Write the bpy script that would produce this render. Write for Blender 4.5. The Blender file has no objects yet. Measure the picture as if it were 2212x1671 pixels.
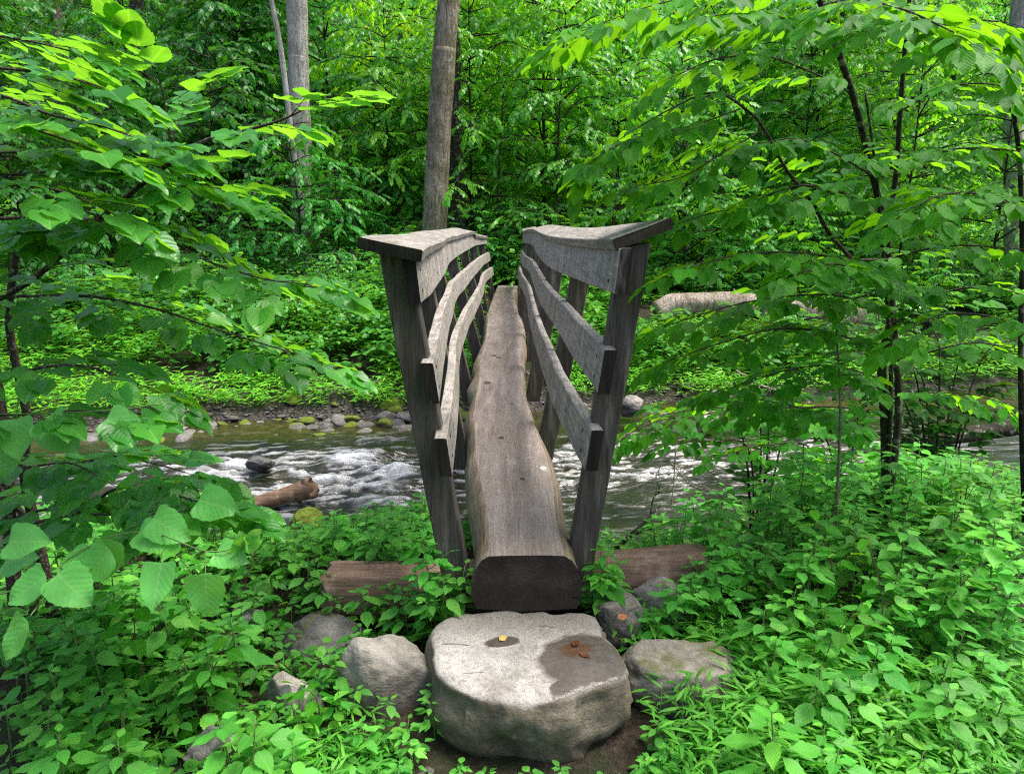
import bpy, bmesh, math, random
import numpy as np
from mathutils import Vector, Matrix

random.seed(7)
RNG = np.random.default_rng(11)
SC = bpy.context.scene
COL = SC.collection
R = math.radians

# ------------------------------------------------------------------ camera
EYE = 1.77
PITCH = R(13.8)
FPX = 1597.0                       # focal length in units of a 2212 px wide frame
cam_d = bpy.data.cameras.new('camera')
cam = bpy.data.objects.new('camera', cam_d)
COL.objects.link(cam)
cam.location = (0, 0, EYE)
cam.rotation_euler = (R(90) - PITCH, 0, 0)
cam_d.sensor_width = 36.0
cam_d.lens = 36.0 * FPX / 2212.0
cam_d.clip_start = 0.05
cam_d.clip_end = 400
SC.camera = cam


def ray(X, Y):
    xc = (X - 1106) / FPX
    yc = -(Y - 835.5) / FPX
    v = np.array([xc, math.cos(PITCH) + yc * math.sin(PITCH), -math.sin(PITCH) + yc * math.cos(PITCH)])
    return v / v[1]


def at(X, Y, d):                   # survey helper: sight line of the photo at plan distance d -> world point
    r = ray(X, Y)
    return np.array([r[0] * d, d, EYE + r[2] * d])


def at_z(X, Y, z):
    r = ray(X, Y)
    d = (z - EYE) / r[2]
    return np.array([r[0] * d, d, z])


# ------------------------------------------------------------------ noise
def _hash(i, j, k, seed):
    h = (i.astype(np.int64) * 374761393 + j.astype(np.int64) * 668265263 + k.astype(np.int64) * 2147483647 + seed * 974711) & 0x7fffffff
    h = ((h ^ (h >> 13)) * 1274126177) & 0x7fffffff
    h = h ^ (h >> 16)
    return (h & 0xffff) / 65535.0 * 2 - 1


def vnoise(p, seed=0):
    p = np.asarray(p, float)
    f = np.floor(p)
    t = p - f
    t = t * t * t * (t * (t * 6 - 15) + 10)
    i, j, k = f[:, 0], f[:, 1], f[:, 2]
    out = 0
    for dx in (0, 1):
        wx = t[:, 0] if dx else 1 - t[:, 0]
        for dy in (0, 1):
            wy = t[:, 1] if dy else 1 - t[:, 1]
            for dz in (0, 1):
                wz = t[:, 2] if dz else 1 - t[:, 2]
                out = out + wx * wy * wz * _hash(i + dx, j + dy, k + dz, seed)
    return out


def fbm(p, octv=4, seed=0, gain=0.5):
    p = np.asarray(p, float)
    a, s = 1.0, 0
    for o in range(octv):
        s = s + a * vnoise(p * (2.03 ** o) + 17.3 * o, seed + o)
        a *= gain
    return s


def sstep(a, b, x):
    t = np.clip((np.asarray(x, float) - a) / (b - a), 0, 1)
    return t * t * (3 - 2 * t)


def nrm(v):
    v = np.asarray(v, float)
    return v / (np.linalg.norm(v) + 1e-9)


# ------------------------------------------------------------------ object helpers
def tag(o, label=None, cat=None, group=None, kind=None):
    if label: o['label'] = label
    if cat: o['category'] = cat
    if group: o['group'] = group
    if kind: o['kind'] = kind
    return o


def empty(name, loc=(0, 0, 0), rz=0):
    o = bpy.data.objects.new(name, None)
    COL.objects.link(o)
    o.location = loc
    o.rotation_euler = (0, 0, rz)
    o.empty_display_size = 0.1
    return o


def link(name, me, parent=None):
    o = bpy.data.objects.new(name, me)
    COL.objects.link(o)
    if parent is not None:
        o.parent = parent
    return o


class Acc:
    """collects geometry of ONE mesh"""
    def __init__(s):
        s.V = []; s.L = []; s.T = []; s.M = []; s.UV = []; s.A = []; s.n = 0

    def add(s, verts, loops, totals, mat=0, uv=None, rnd=None):
        verts = np.asarray(verts, float).reshape(-1, 3)
        loops = np.asarray(loops, np.int64)
        totals = np.asarray(totals, np.int64)
        s.V.append(verts); s.L.append(loops + s.n); s.T.append(totals)
        s.M.append(np.full(len(totals), mat, np.int32) if np.isscalar(mat) else np.asarray(mat, np.int32))
        s.UV.append(np.zeros((len(verts), 2)) if uv is None else np.asarray(uv, float))
        s.A.append(np.zeros(len(verts)) if rnd is None else np.broadcast_to(np.asarray(rnd, float), (len(verts),)))
        s.n += len(verts)

    def mesh(s, name, mats, smooth=True):
        V = np.concatenate(s.V); L = np.concatenate(s.L); T = np.concatenate(s.T)
        me = bpy.data.meshes.new(name)
        me.vertices.add(len(V)); me.vertices.foreach_set('co', V.astype(np.float32).ravel())
        me.loops.add(len(L)); me.loops.foreach_set('vertex_index', L.astype(np.int32))
        me.polygons.add(len(T))
        st = np.concatenate([[0], np.cumsum(T)[:-1]]).astype(np.int32)
        me.polygons.foreach_set('loop_start', st)
        me.polygons.foreach_set('loop_total', T.astype(np.int32))
        me.polygons.foreach_set('material_index', np.concatenate(s.M))
        me.polygons.foreach_set('use_smooth', np.full(len(T), smooth))
        uvl = me.uv_layers.new(name='UVMap')
        uvl.data.foreach_set('uv', np.concatenate(s.UV)[L].astype(np.float32).ravel())
        at_ = me.attributes.new('rnd', 'FLOAT', 'POINT')
        at_.data.foreach_set('value', np.concatenate(s.A).astype(np.float32))
        for m in mats:
            me.materials.append(m)
        me.update(calc_edges=True)
        me.validate()
        return me


def tube(acc, pts, rad, sides=5, mat=0, rnd=0.5, cap=True, wob=0, seed=0):
    pts = np.asarray(pts, float)
    n = len(pts)
    rad = np.broadcast_to(np.asarray(rad, float), (n,))
    tan = np.gradient(pts, axis=0)
    tan /= np.linalg.norm(tan, axis=1)[:, None] + 1e-9
    ref = np.array([0.13, 0.21, 1.0]) if abs(tan[0][2]) < 0.8 else np.array([1.0, 0.17, 0.1])
    a = np.cross(tan, ref); a /= np.linalg.norm(a, axis=1)[:, None] + 1e-9
    b = np.cross(tan, a)
    th = np.arange(sides) / sides * 2 * math.pi
    ring = np.cos(th)[None, :, None] * a[:, None, :] + np.sin(th)[None, :, None] * b[:, None, :]
    rr = np.repeat(rad[:, None], sides, 1)
    if wob:
        q = pts[:, None, :] + ring * 1.0
        rr = rr * (1 + wob * fbm((ring * 1.6 + pts[:, None, :] * 1.3).reshape(-1, 3), 3, seed).reshape(n, sides))
    V = pts[:, None, :] + ring * rr[:, :, None]
    i = np.arange(n - 1)[:, None] * sides
    j = np.arange(sides)[None, :]
    j2 = (j + 1) % sides
    q = np.stack([i + j, i + j2, i + sides + j2, i + sides + j], -1).reshape(-1)
    tot = np.full((n - 1) * sides, 4)
    uv = np.stack([np.repeat(np.arange(n)[:, None] * 0.2, sides, 1), np.repeat(np.arange(sides)[None, :] / sides, n, 0)], -1).reshape(-1, 2)
    loops = q
    if cap:
        loops = np.concatenate([q, np.arange(sides)[::-1], (n - 1) * sides + np.arange(sides)])
        tot = np.concatenate([tot, [sides, sides]])
    acc.add(V.reshape(-1, 3), loops, tot, mat, uv, rnd)


def curve(pts, n):
    """smooth resample (Catmull-Rom) of control points"""
    P = np.asarray(pts, float)
    if len(P) == 2:
        t = np.linspace(0, 1, n)[:, None]
        return P[0] * (1 - t) + P[1] * t
    Q = np.vstack([2 * P[0] - P[1], P, 2 * P[-1] - P[-2]])
    out = []
    for u in np.linspace(0, len(P) - 1 - 1e-6, n):
        k = int(u); t = u - k
        p0, p1, p2, p3 = Q[k], Q[k + 1], Q[k + 2], Q[k + 3]
        out.append(0.5 * (2 * p1 + (p2 - p0) * t + (2 * p0 - 5 * p1 + 4 * p2 - p3) * t * t + (3 * p1 - p0 - 3 * p2 + p3) * t ** 3))
    return np.array(out)


# ------------------------------------------------------------------ materials
def newmat(name):
    m = bpy.data.materials.new(name)
    m.use_nodes = True
    nt = m.node_tree
    nt.nodes.clear()
    out = nt.nodes.new('ShaderNodeOutputMaterial')
    return m, nt, out


class NT:
    def __init__(s, nt): s.nt = nt

    def n(s, typ, **kw):
        nd = s.nt.nodes.new(typ)
        for k, v in kw.items():
            if k.startswith('i_'):
                key = k[2:]
                key = int(key) if key.isdigit() else key.replace('_', ' ')
                nd.inputs[key].default_value = v
            else:
                setattr(nd, k, v)
        return nd

    def l(s, a, b): s.nt.links.new(a, b)

    def math(s, op, a, b=None, c=None, clamp=False):
        nd = s.nt.nodes.new('ShaderNodeMath'); nd.operation = op; nd.use_clamp = clamp
        for k, v in enumerate((a, b, c)):
            if v is None: continue
            if isinstance(v, (int, float)): nd.inputs[k].default_value = v
            else: s.l(v, nd.inputs[k])
        return nd.outputs[0]

    def noise(s, vec, scale, detail=4, rough=0.55, dist=0.0):
        nd = s.n('ShaderNodeTexNoise')
        nd.inputs['Scale'].default_value = scale
        nd.inputs['Detail'].default_value = detail
        nd.inputs['Roughness'].default_value = rough
        nd.inputs['Distortion'].default_value = dist
        if vec is not None: s.l(vec, nd.inputs['Vector'])
        return nd.outputs[0]

    def mapping(s, vec, scale=(1, 1, 1), loc=(0, 0, 0), rot=(0, 0, 0)):
        nd = s.n('ShaderNodeMapping')
        nd.inputs['Scale'].default_value = scale
        nd.inputs['Location'].default_value = loc
        nd.inputs['Rotation'].default_value = rot
        s.l(vec, nd.inputs['Vector'])
        return nd.outputs[0]

    def ramp(s, fac, stops, interp='LINEAR'):
        nd = s.n('ShaderNodeValToRGB')
        cr = nd.color_ramp
        cr.interpolation = interp
        while len(cr.elements) > 1: cr.elements.remove(cr.elements[-1])
        for k, (p, c) in enumerate(stops):
            e = cr.elements[0] if k == 0 else cr.elements.new(p)
            e.position = p
            if isinstance(c, (int, float)): c = (c, c, c)
            e.color = (*c, 1)
        s.l(fac, nd.inputs[0])
        return nd.outputs[0]

    def mix(s, fac, a, b, mode='MIX'):
        nd = s.n('ShaderNodeMix', data_type='RGBA', blend_type=mode)
        for sock, v in ((nd.inputs[0], fac), (nd.inputs[6], a), (nd.inputs[7], b)):
            if isinstance(v, (int, float)): sock.default_value = v
            elif isinstance(v, tuple): sock.default_value = (*v, 1) if len(v) == 3 else v
            else: s.l(v, sock)
        return nd.outputs[2]

    def bump(s, h, strength, dist, normal=None):
        nd = s.n('ShaderNodeBump')
        nd.inputs['Strength'].default_value = strength
        nd.inputs['Distance'].default_value = dist
        s.l(h, nd.inputs['Height'])
        if normal is not None: s.l(normal, nd.inputs['Normal'])
        return nd.outputs[0]

    def principled(s, color, rough, normal=None, spec=0.5):
        nd = s.n('ShaderNodeBsdfPrincipled')
        for sock, v in ((nd.inputs['Base Color'], color), (nd.inputs['Roughness'], rough)):
            if isinstance(v, (int, float)): sock.default_value = v
            elif isinstance(v, tuple): sock.default_value = (*v, 1)
            else: s.l(v, sock)
        nd.inputs['Specular IOR Level'].default_value = spec
        if normal is not None: s.l(normal, nd.inputs['Normal'])
        return nd.outputs[0]


LEAF_GAIN = 1.0


def leaf_mat(name, dark, mid, lite, trans=(0.25, 0.45, 0.03), tf=0.4, rough=0.42, spec=0.5, veins=True, vn=7.0, vs=0.28):
    m, nt, out = newmat(name)
    N = NT(nt)
    oi = N.n('ShaderNodeObjectInfo')
    rnd = N.n('ShaderNodeAttribute', attribute_name='rnd').outputs['Fac']
    geo = N.n('ShaderNodeNewGeometry')
    r2 = N.math('ADD', N.math('MULTIPLY', rnd, 0.75), N.math('MULTIPLY', oi.outputs['Random'], 0.25))
    col = N.ramp(r2, [(0.0, dark), (0.5, mid), (0.93, lite), (1.0, (lite[0] * 1.9, lite[1] * 1.2, lite[2]))])
    col = N.mix(1.0, col, oi.outputs['Color'], 'MULTIPLY')
    nrmal = None
    if veins:
        uv = N.n('ShaderNodeUVMap').outputs[0]
        sp = N.n('ShaderNodeSeparateXYZ'); N.l(uv, sp.inputs[0])
        au = N.math('ABSOLUTE', N.math('SUBTRACT', sp.outputs[0], 0.5))
        ph = N.math('SUBTRACT', N.math('MULTIPLY', sp.outputs[1], vn), N.math('MULTIPLY', au, vn * 0.75))
        w = N.math('ABSOLUTE', N.math('SUBTRACT', N.math('FRACT', ph), 0.5))       # 0 at a vein
        side = N.math('SUBTRACT', 1.0, N.math('MULTIPLY', w, 9.0), clamp=True)
        midr = N.math('SUBTRACT', 1.0, N.math('MULTIPLY', au, 26.0), clamp=True)
        v = N.math('MAXIMUM', N.math('MULTIPLY', side, 0.45), midr)
        col = N.mix(N.math('MULTIPLY', v, vs), col, (0.24, 0.48, 0.14))
        nz = N.noise(uv, 6.0, 3)
        hgt = N.math('ADD', N.math('MULTIPLY', w, 0.8), N.math('MULTIPLY', nz, 0.5))
        nrmal = N.bump(hgt, 0.22, 0.005)
    if veins:
        geo2 = N.n('ShaderNodeTexCoord').outputs['Object']
        spt = N.noise(geo2, 55.0, 3, 0.7)
        sp2 = N.noise(geo2, 7.0, 2)
        msk = N.math('MULTIPLY', N.ramp(spt, [(0.64, 0), (0.70, 1)]), N.ramp(sp2, [(0.52, 0), (0.62, 1)]))
        col = N.mix(N.math('MULTIPLY', msk, 0.75), col, (0.11, 0.085, 0.02))
        col = N.mix(0.8, col, N.ramp(sp2, [(0.30, 0.72), (0.70, 1.22)]), 'MULTIPLY')
    p = N.principled(col, rough, nrmal, spec)
    tr = N.n('ShaderNodeBsdfTranslucent')
    tcol = N.mix(0.5, N.mix(1.0, col, (3.2, 2.4, 0.8), 'MULTIPLY'), trans)
    tcol = N.mix(1.0, tcol, oi.outputs['Color'], 'MULTIPLY')
    N.l(tcol, tr.inputs[0])
    mx = N.n('ShaderNodeMixShader'); mx.inputs[0].default_value = tf
    N.l(p, mx.inputs[1]); N.l(tr.outputs[0], mx.inputs[2])
    N.l(mx.outputs[0], out.inputs[0])
    return m


def bark_mat(name, c0, c1, c2, scale=1.0, moss=0.0):
    m, nt, out = newmat(name)
    N = NT(nt)
    tc = N.n('ShaderNodeTexCoord').outputs['Object']
    a = N.noise(N.mapping(tc, (9 * scale, 9 * scale, 1.5 * scale)), 2.0, 8, 0.72, 0.9)
    b = N.noise(N.mapping(tc, (1, 1, 0.6)), 3.0 * scale, 4)
    c = N.noise(tc, 14 * scale, 4, 0.6)
    col = N.ramp(a, [(0.38, c0), (0.5, c1), (0.62, c2)])
    col = N.mix(N.ramp(b, [(0.45, 0), (0.60, 0.85)]), col, N.mix(0.65, col, c0))
    lich = N.ramp(c, [(0.56, 0), (0.64, 1)])
    col = N.mix(N.math('MULTIPLY', lich, 0.5), col, (0.42, 0.44, 0.38))
    if moss:
        col = N.mix(N.math('MULTIPLY', N.ramp(N.noise(tc, 2.6, 4), [(0.48, 0), (0.6, 1)]), moss), col, (0.07, 0.10, 0.015))
    nm = N.bump(N.math('ADD', a, N.math('MULTIPLY', c, 0.4)), 1.0, 0.06 / max(scale, 0.6))
    N.l(N.principled(col, 0.9, nm, 0.2), out.inputs[0])
    return m


def wood_mat(name, axis, c0, c1, c2, stain=0.5, moss=0.15, rough=0.78, stain_axis=2):
    """weathered sawn timber; axis = direction of the grain"""
    m, nt, out = newmat(name)
    N = NT(nt)
    tc = N.n('ShaderNodeTexCoord').outputs['Object']
    sc = [26.0, 26.0, 26.0]; sc[axis] = 1.3
    g = N.noise(N.mapping(tc, tuple(sc)), 2.0, 6, 0.62, 0.5)
    sc2 = [90.0, 90.0, 90.0]; sc2[axis] = 4.0
    f = N.noise(N.mapping(tc, tuple(sc2)), 2.0, 3, 0.6)
    st = [5.0, 5.0, 5.0]; st[stain_axis] = 0.8
    s = N.noise(N.mapping(tc, tuple(st), (3.1, 1.7, 0.4)), 2.4, 5, 0.65)
    b = N.noise(tc, 1.9, 4, 0.6)
    col = N.ramp(g, [(0.30, c0), (0.5, c1), (0.72, c2)])
    col = N.mix(N.math('MULTIPLY', N.ramp(s, [(0.42, 1), (0.6, 0)]), stain), col, N.mix(1.0, col, (0.38, 0.38, 0.42), 'MULTIPLY'))
    col = N.mix(N.math('MULTIPLY', N.ramp(s, [(0.56, 0), (0.72, 1)]), 0.5), col, (0.40, 0.38, 0.33))
    col = N.mix(N.math('MULTIPLY', N.ramp(b, [(0.54, 0), (0.68, 1)]), moss), col, (0.13, 0.13, 0.045))
    fine = N.ramp(f, [(0.36, 0.55), (0.55, 1.0)])
    col = N.mix(0.75, col, fine, 'MULTIPLY')
    vo = N.n('ShaderNodeTexVoronoi'); vo.inputs['Scale'].default_value = 9.0
    N.l(tc, vo.inputs['Vector'])
    hole = N.ramp(vo.outputs['Distance'], [(0.035, 1), (0.06, 0)])
    col = N.mix(N.math('MULTIPLY', hole, 0.8), col, (0.02, 0.017, 0.014))
    h = N.math('ADD', N.math('MULTIPLY', g, 0.5), N.math('MULTIPLY', f, 0.6))
    nm = N.bump(h, 0.55, 0.006)
    N.l(N.principled(col, rough, nm, 0.3), out.inputs[0])
    return m


def rock_mat(name, c0, c1, c2, moss=0.0, moss_col=(0.10, 0.13, 0.015), rough=0.8, scale=1.0, pits=1.0):
    m, nt, out = newmat(name)
    N = NT(nt)
    tc = N.n('ShaderNodeTexCoord').outputs['Object']
    oi = N.n('ShaderNodeObjectInfo')
    off = N.n('ShaderNodeVectorMath', operation='ADD')
    N.l(tc, off.inputs[0])
    cb = N.n('ShaderNodeCombineXYZ'); N.l(N.math('MULTIPLY', oi.outputs['Random'], 37.0), cb.inputs[0]); N.l(cb.outputs[0], off.inputs[1])
    v = off.outputs[0]
    a = N.noise(v, 4.5 * scale, 8, 0.62, 0.3)
    b = N.noise(v, 26 * scale, 6, 0.7)
    c = N.noise(N.mapping(v, (1, 1, 2.2)), 11 * scale, 5, 0.6, 0.8)
    col = N.ramp(a, [(0.32, c0), (0.5, c1), (0.68, c2)])
    col = N.mix(0.55, col, N.ramp(b, [(0.3, 0.42), (0.5, 0.9), (0.7, 1.25)]), 'MULTIPLY')
    col = N.mix(N.ramp(c, [(0.60, 0), (0.70, 0.6)]), col, N.mix(1.0, col, (0.55, 0.52, 0.48), 'MULTIPLY'))
    br = N.ramp(oi.outputs['Random'], [(0, 0.7), (1, 1.25)])
    col = N.mix(1.0, col, br, 'MULTIPLY')
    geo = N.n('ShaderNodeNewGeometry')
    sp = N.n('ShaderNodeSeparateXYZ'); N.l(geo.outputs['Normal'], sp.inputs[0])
    if moss:
        mk = N.math('MULTIPLY', N.ramp(N.math('ADD', N.math('MULTIPLY', sp.outputs[2], 0.35), N.noise(v, 5 * scale, 5, 0.65)), [(0.95 - moss * 0.5, 0), (1.08 - moss * 0.5, 1)]), 1.0)
        col = N.mix(mk, col, N.mix(N.noise(v, 40, 3), moss_col, (moss_col[0] * 2.2, moss_col[1] * 2.0, moss_col[2] * 1.5)))
    h = N.math('ADD', N.math('MULTIPLY', a, 0.8), N.math('ADD', N.math('MULTIPLY', b, 0.35 * pits), N.math('MULTIPLY', c, 0.4)))
    cr = N.n('ShaderNodeTexVoronoi', feature='DISTANCE_TO_EDGE'); cr.inputs['Scale'].default_value = 3.0 * scale
    vd_ = N.n('ShaderNodeVectorMath', operation='ADD'); N.l(v, vd_.inputs[0])
    nn_ = N.n('ShaderNodeTexNoise'); nn_.inputs['Scale'].default_value = 6 * scale; N.l(v, nn_.inputs['Vector']); N.l(nn_.outputs['Color'], vd_.inputs[1])
    N.l(vd_.outputs[0], cr.inputs['Vector'])
    crk = N.math('MULTIPLY', N.ramp(cr.outputs['Distance'], [(0.0, 1), (0.022, 0)]), N.ramp(N.noise(v, 3.1 * scale, 2), [(0.54, 0), (0.64, 1)]))
    col = N.mix(N.math('MULTIPLY', crk, 0.18), col, (0.04, 0.036, 0.03))
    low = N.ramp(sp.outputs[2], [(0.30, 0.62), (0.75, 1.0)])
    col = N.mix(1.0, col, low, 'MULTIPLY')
    h = N.math('SUBTRACT', h, N.math('MULTIPLY', crk, 0.25))
    nm = N.bump(h, 0.9, 0.03 / scale)
    N.l(N.principled(col, rough, nm, 0.35), out.inputs[0])
    return m


M = {}
M['rail'] = wood_mat('weathered_rail', 1, (0.22, 0.20, 0.18), (0.36, 0.332, 0.298), (0.47, 0.44, 0.40), 0.55, 0.35)
M['cap'] = wood_mat('weathered_cap', 1, (0.16, 0.148, 0.128), (0.27, 0.25, 0.22), (0.38, 0.355, 0.31), 0.45, 0.2, stain_axis=1)
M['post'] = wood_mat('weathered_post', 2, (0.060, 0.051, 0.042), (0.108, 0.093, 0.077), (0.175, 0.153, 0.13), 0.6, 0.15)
M['endgrain'] = wood_mat('end_grain', 2, (0.012, 0.009, 0.007), (0.024, 0.018, 0.014), (0.045, 0.033, 0.026), 0.6, 0.25)
M['sill'] = wood_mat('brown_sill', 0, (0.15, 0.09, 0.06), (0.26, 0.165, 0.11), (0.36, 0.245, 0.175), 0.4, 0.15)
M['stripped'] = wood_mat('stripped_bark', 1, (0.12, 0.09, 0.06), (0.215, 0.17, 0.115), (0.31, 0.26, 0.18), 0.5, 0.45, stain_axis=1)
M['drift'] = wood_mat('driftwood', 0, (0.09, 0.05, 0.03), (0.21, 0.125, 0.08), (0.34, 0.24, 0.17), 0.4, 0.05)
M['bark_grey'] = bark_mat('grey_brown_bark', (0.12, 0.092, 0.066), (0.29, 0.24, 0.18), (0.46, 0.40, 0.32), 1.0, 0.35)
M['bark_pale'] = bark_mat('pale_bark', (0.28, 0.25, 0.215), (0.56, 0.53, 0.48), (0.72, 0.70, 0.65), 1.0, 0.0)
M['bark_dark'] = bark_mat('dark_bark', (0.02, 0.016, 0.013), (0.045, 0.037, 0.030), (0.085, 0.072, 0.058), 1.2, 0.2)
M['bark_log'] = bark_mat('fallen_pale_bark', (0.16, 0.12, 0.09), (0.36, 0.30, 0.24), (0.54, 0.47, 0.40), 1.3, 0.15)
M['twig'] = bark_mat('twig_bark', (0.035, 0.025, 0.018), (0.07, 0.052, 0.038), (0.12, 0.095, 0.07), 6.0)
M['twig_white'] = bark_mat('dead_twig', (0.25, 0.22, 0.18), (0.42, 0.39, 0.34), (0.55, 0.52, 0.46), 6.0)
M['stone'] = rock_mat('pale_sandstone', (0.16, 0.145, 0.12), (0.26, 0.24, 0.205), (0.38, 0.36, 0.32), 0.12, (0.07, 0.075, 0.02))
M['stone_grey'] = rock_mat('grey_stone', (0.10, 0.097, 0.092), (0.19, 0.182, 0.17), (0.30, 0.285, 0.26), 0.15, (0.08, 0.085, 0.02), scale=1.4)
M['stone_mid'] = rock_mat('mossy_tan_stone', (0.10, 0.092, 0.07), (0.19, 0.175, 0.14), (0.29, 0.27, 0.23), 0.2, (0.06, 0.075, 0.018))
M['stone_wet'] = rock_mat('wet_grey_stone', (0.05, 0.049, 0.05), (0.115, 0.112, 0.115), (0.22, 0.21, 0.205), 0.2, (0.10, 0.10, 0.02), rough=0.45, scale=1.6)
M['stone_moss'] = rock_mat('mossy_stone', (0.06, 0.06, 0.05), (0.12, 0.115, 0.10), (0.2, 0.19, 0.17), 1.0, (0.085, 0.125, 0.012))
M['stone_pale'] = rock_mat('pale_stone', (0.24, 0.215, 0.18), (0.36, 0.33, 0.28), (0.48, 0.45, 0.40), 0.0)

G = dict
M['leaf_broad'] = leaf_mat('broad_leaf', (0.018, 0.135, 0.018), (0.036, 0.215, 0.028), (0.075, 0.31, 0.036), (0.26, 0.52, 0.010), 0.48, 0.34, 0.45, True, 7.0, 0.5)
M['leaf_painted_lit'] = leaf_mat('painted_lit_broad_leaf', (0.05, 0.27, 0.045), (0.085, 0.38, 0.07), (0.13, 0.46, 0.09), (0.26, 0.52, 0.05), 0.38, 0.36, 0.45, True, 7.0, 0.6)  # lighter copy of the broad leaf; daylight on the hanging leaves painted in
M['leaf_hazel'] = leaf_mat('toothed_leaf', (0.018, 0.145, 0.007), (0.040, 0.245, 0.010), (0.100, 0.37, 0.014), (0.30, 0.56, 0.006), 0.5, 0.48, 0.16)
M['leaf_jewel'] = leaf_mat('jewelweed_leaf', (0.034, 0.20, 0.022), (0.078, 0.34, 0.042), (0.150, 0.46, 0.060), (0.20, 0.50, 0.04), 0.35, 0.48, 0.24, True, 6.0, 0.45)
M['leaf_grass'] = leaf_mat('stiltgrass_leaf', (0.040, 0.21, 0.018), (0.085, 0.33, 0.028), (0.150, 0.43, 0.040), (0.20, 0.46, 0.02), 0.33, 0.5, 0.3, False)
M['leaf_far'] = leaf_mat('forest_leaf', (0.018, 0.125, 0.016), (0.052, 0.245, 0.028), (0.115, 0.36, 0.042), (0.20, 0.42, 0.015), 0.42, 0.40, 0.40, False)
M['leaf_floor'] = leaf_mat('floor_leaf', (0.020, 0.12, 0.016), (0.052, 0.235, 0.024), (0.115, 0.36, 0.032), (0.20, 0.44, 0.015), 0.34, 0.5, 0.3, False)


def flat_mat(name, col, rough=0.6, spec=0.4, vscale=20, var=0.35):
    m, nt, out = newmat(name)
    N = NT(nt)
    tc = N.n('ShaderNodeTexCoord').outputs['Object']
    n = N.noise(tc, vscale, 4)
    c = N.mix(1.0, col, N.ramp(n, [(0.3, 1 - var), (0.7, 1 + var)]), 'MULTIPLY')
    N.l(N.principled(c, rough, N.bump(n, 0.3, 0.003), spec), out.inputs[0])
    return m


M['stem'] = flat_mat('green_stem', (0.10, 0.20, 0.045))
M['stem_red'] = flat_mat('brown_stem', (0.10, 0.07, 0.035))
M['leaf_yellow'] = flat_mat('fallen_yellow_leaf', (0.36, 0.27, 0.07))
M['leaf_brown'] = flat_mat('fallen_brown_leaf', (0.11, 0.04, 0.014), 0.3)
M['leaf_orange'] = flat_mat('fallen_orange_leaf', (0.28, 0.10, 0.03))


# ------------------------------------------------------------------ leaf templates
def leaf_tpl(n=10, cols=2, hw=0.36, a=0.75, b=0.9, heart=0.0, serr=0.05, fold=0.25, droop=0.18, wave=0.03):
    """leaf from base (0,0) to tip (0,1): columns across = 2*cols+1"""
    s = np.linspace(0, 1, n + 1)
    ex = hw * np.maximum(np.sin(np.pi * s ** a), 0) ** b
    ex[0] = 0.0; ex[-1] = 0.0
    sr = np.where(np.arange(n + 1) % 2 == 1, 1 - serr, 1 + serr * 0.5)
    ex = ex * sr
    ey = s - heart * np.sin(np.pi * np.clip(s / 0.42, 0, 1))
    my = s ** 1.15
    V, UV, idx = [], [], {}
    for i in range(n + 1):
        for c in range(-cols, cols + 1):
            k = c / cols
            if i in (0, n) and c != 0:
                idx[(i, c)] = idx.get((i, 0), None)
                continue
            x = ex[i] * k
            y = my[i] * (1 - abs(k)) + ey[i] * abs(k)
            z = fold * abs(x) - droop * max(y, 0) ** 2 - 0.25 * droop * (abs(x) / hw) ** 2 * 0.5 + wave * math.sin(s[i] * 9 + (1 if c > 0 else 0)) * abs(k)
            idx[(i, c)] = len(V)
            V.append((x, y, z)); UV.append((0.5 + 0.5 * x / hw * 0.98, my[i]))
    for i in (0, n):
        for c in range(-cols, cols + 1): idx[(i, c)] = idx[(i, 0)]
    L, T = [], []
    for i in range(n):
        for c in range(-cols, cols):
            q = [idx[(i, c)], idx[(i, c + 1)], idx[(i + 1, c + 1)], idx[(i + 1, c)]]
            f = []
            for v in q:
                if v not in f: f.append(v)
            if len(f) >= 3:
                L += f; T.append(len(f))
    return np.array(V), np.array(L), np.array(T), np.array(UV)


TPL = {
    'broad': leaf_tpl(16, 2, 0.44, 0.62, 0.80, 0.16, 0.045, 0.20, 0.12, 0.04),
    'hazel': leaf_tpl(12, 2, 0.33, 0.78, 0.85, 0.04, 0.06, 0.20, 0.20, 0.03),
    'jewel': leaf_tpl(14, 1, 0.265, 0.74, 1.05, 0.0, 0.075, 0.25, 0.12, 0.03),
    'mid': leaf_tpl(6, 1, 0.28, 0.82, 0.95, 0.0, 0.0, 0.25, 0.25, 0.0),
    'grass': leaf_tpl(6, 1, 0.085, 0.75, 0.85, 0.0, 0.0, 0.4, 0.38, 0.0),
    'far': leaf_tpl(3, 1, 0.30, 0.85, 0.9, 0.0, 0.0, 0.25, 0.2, 0.0),
}


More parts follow.
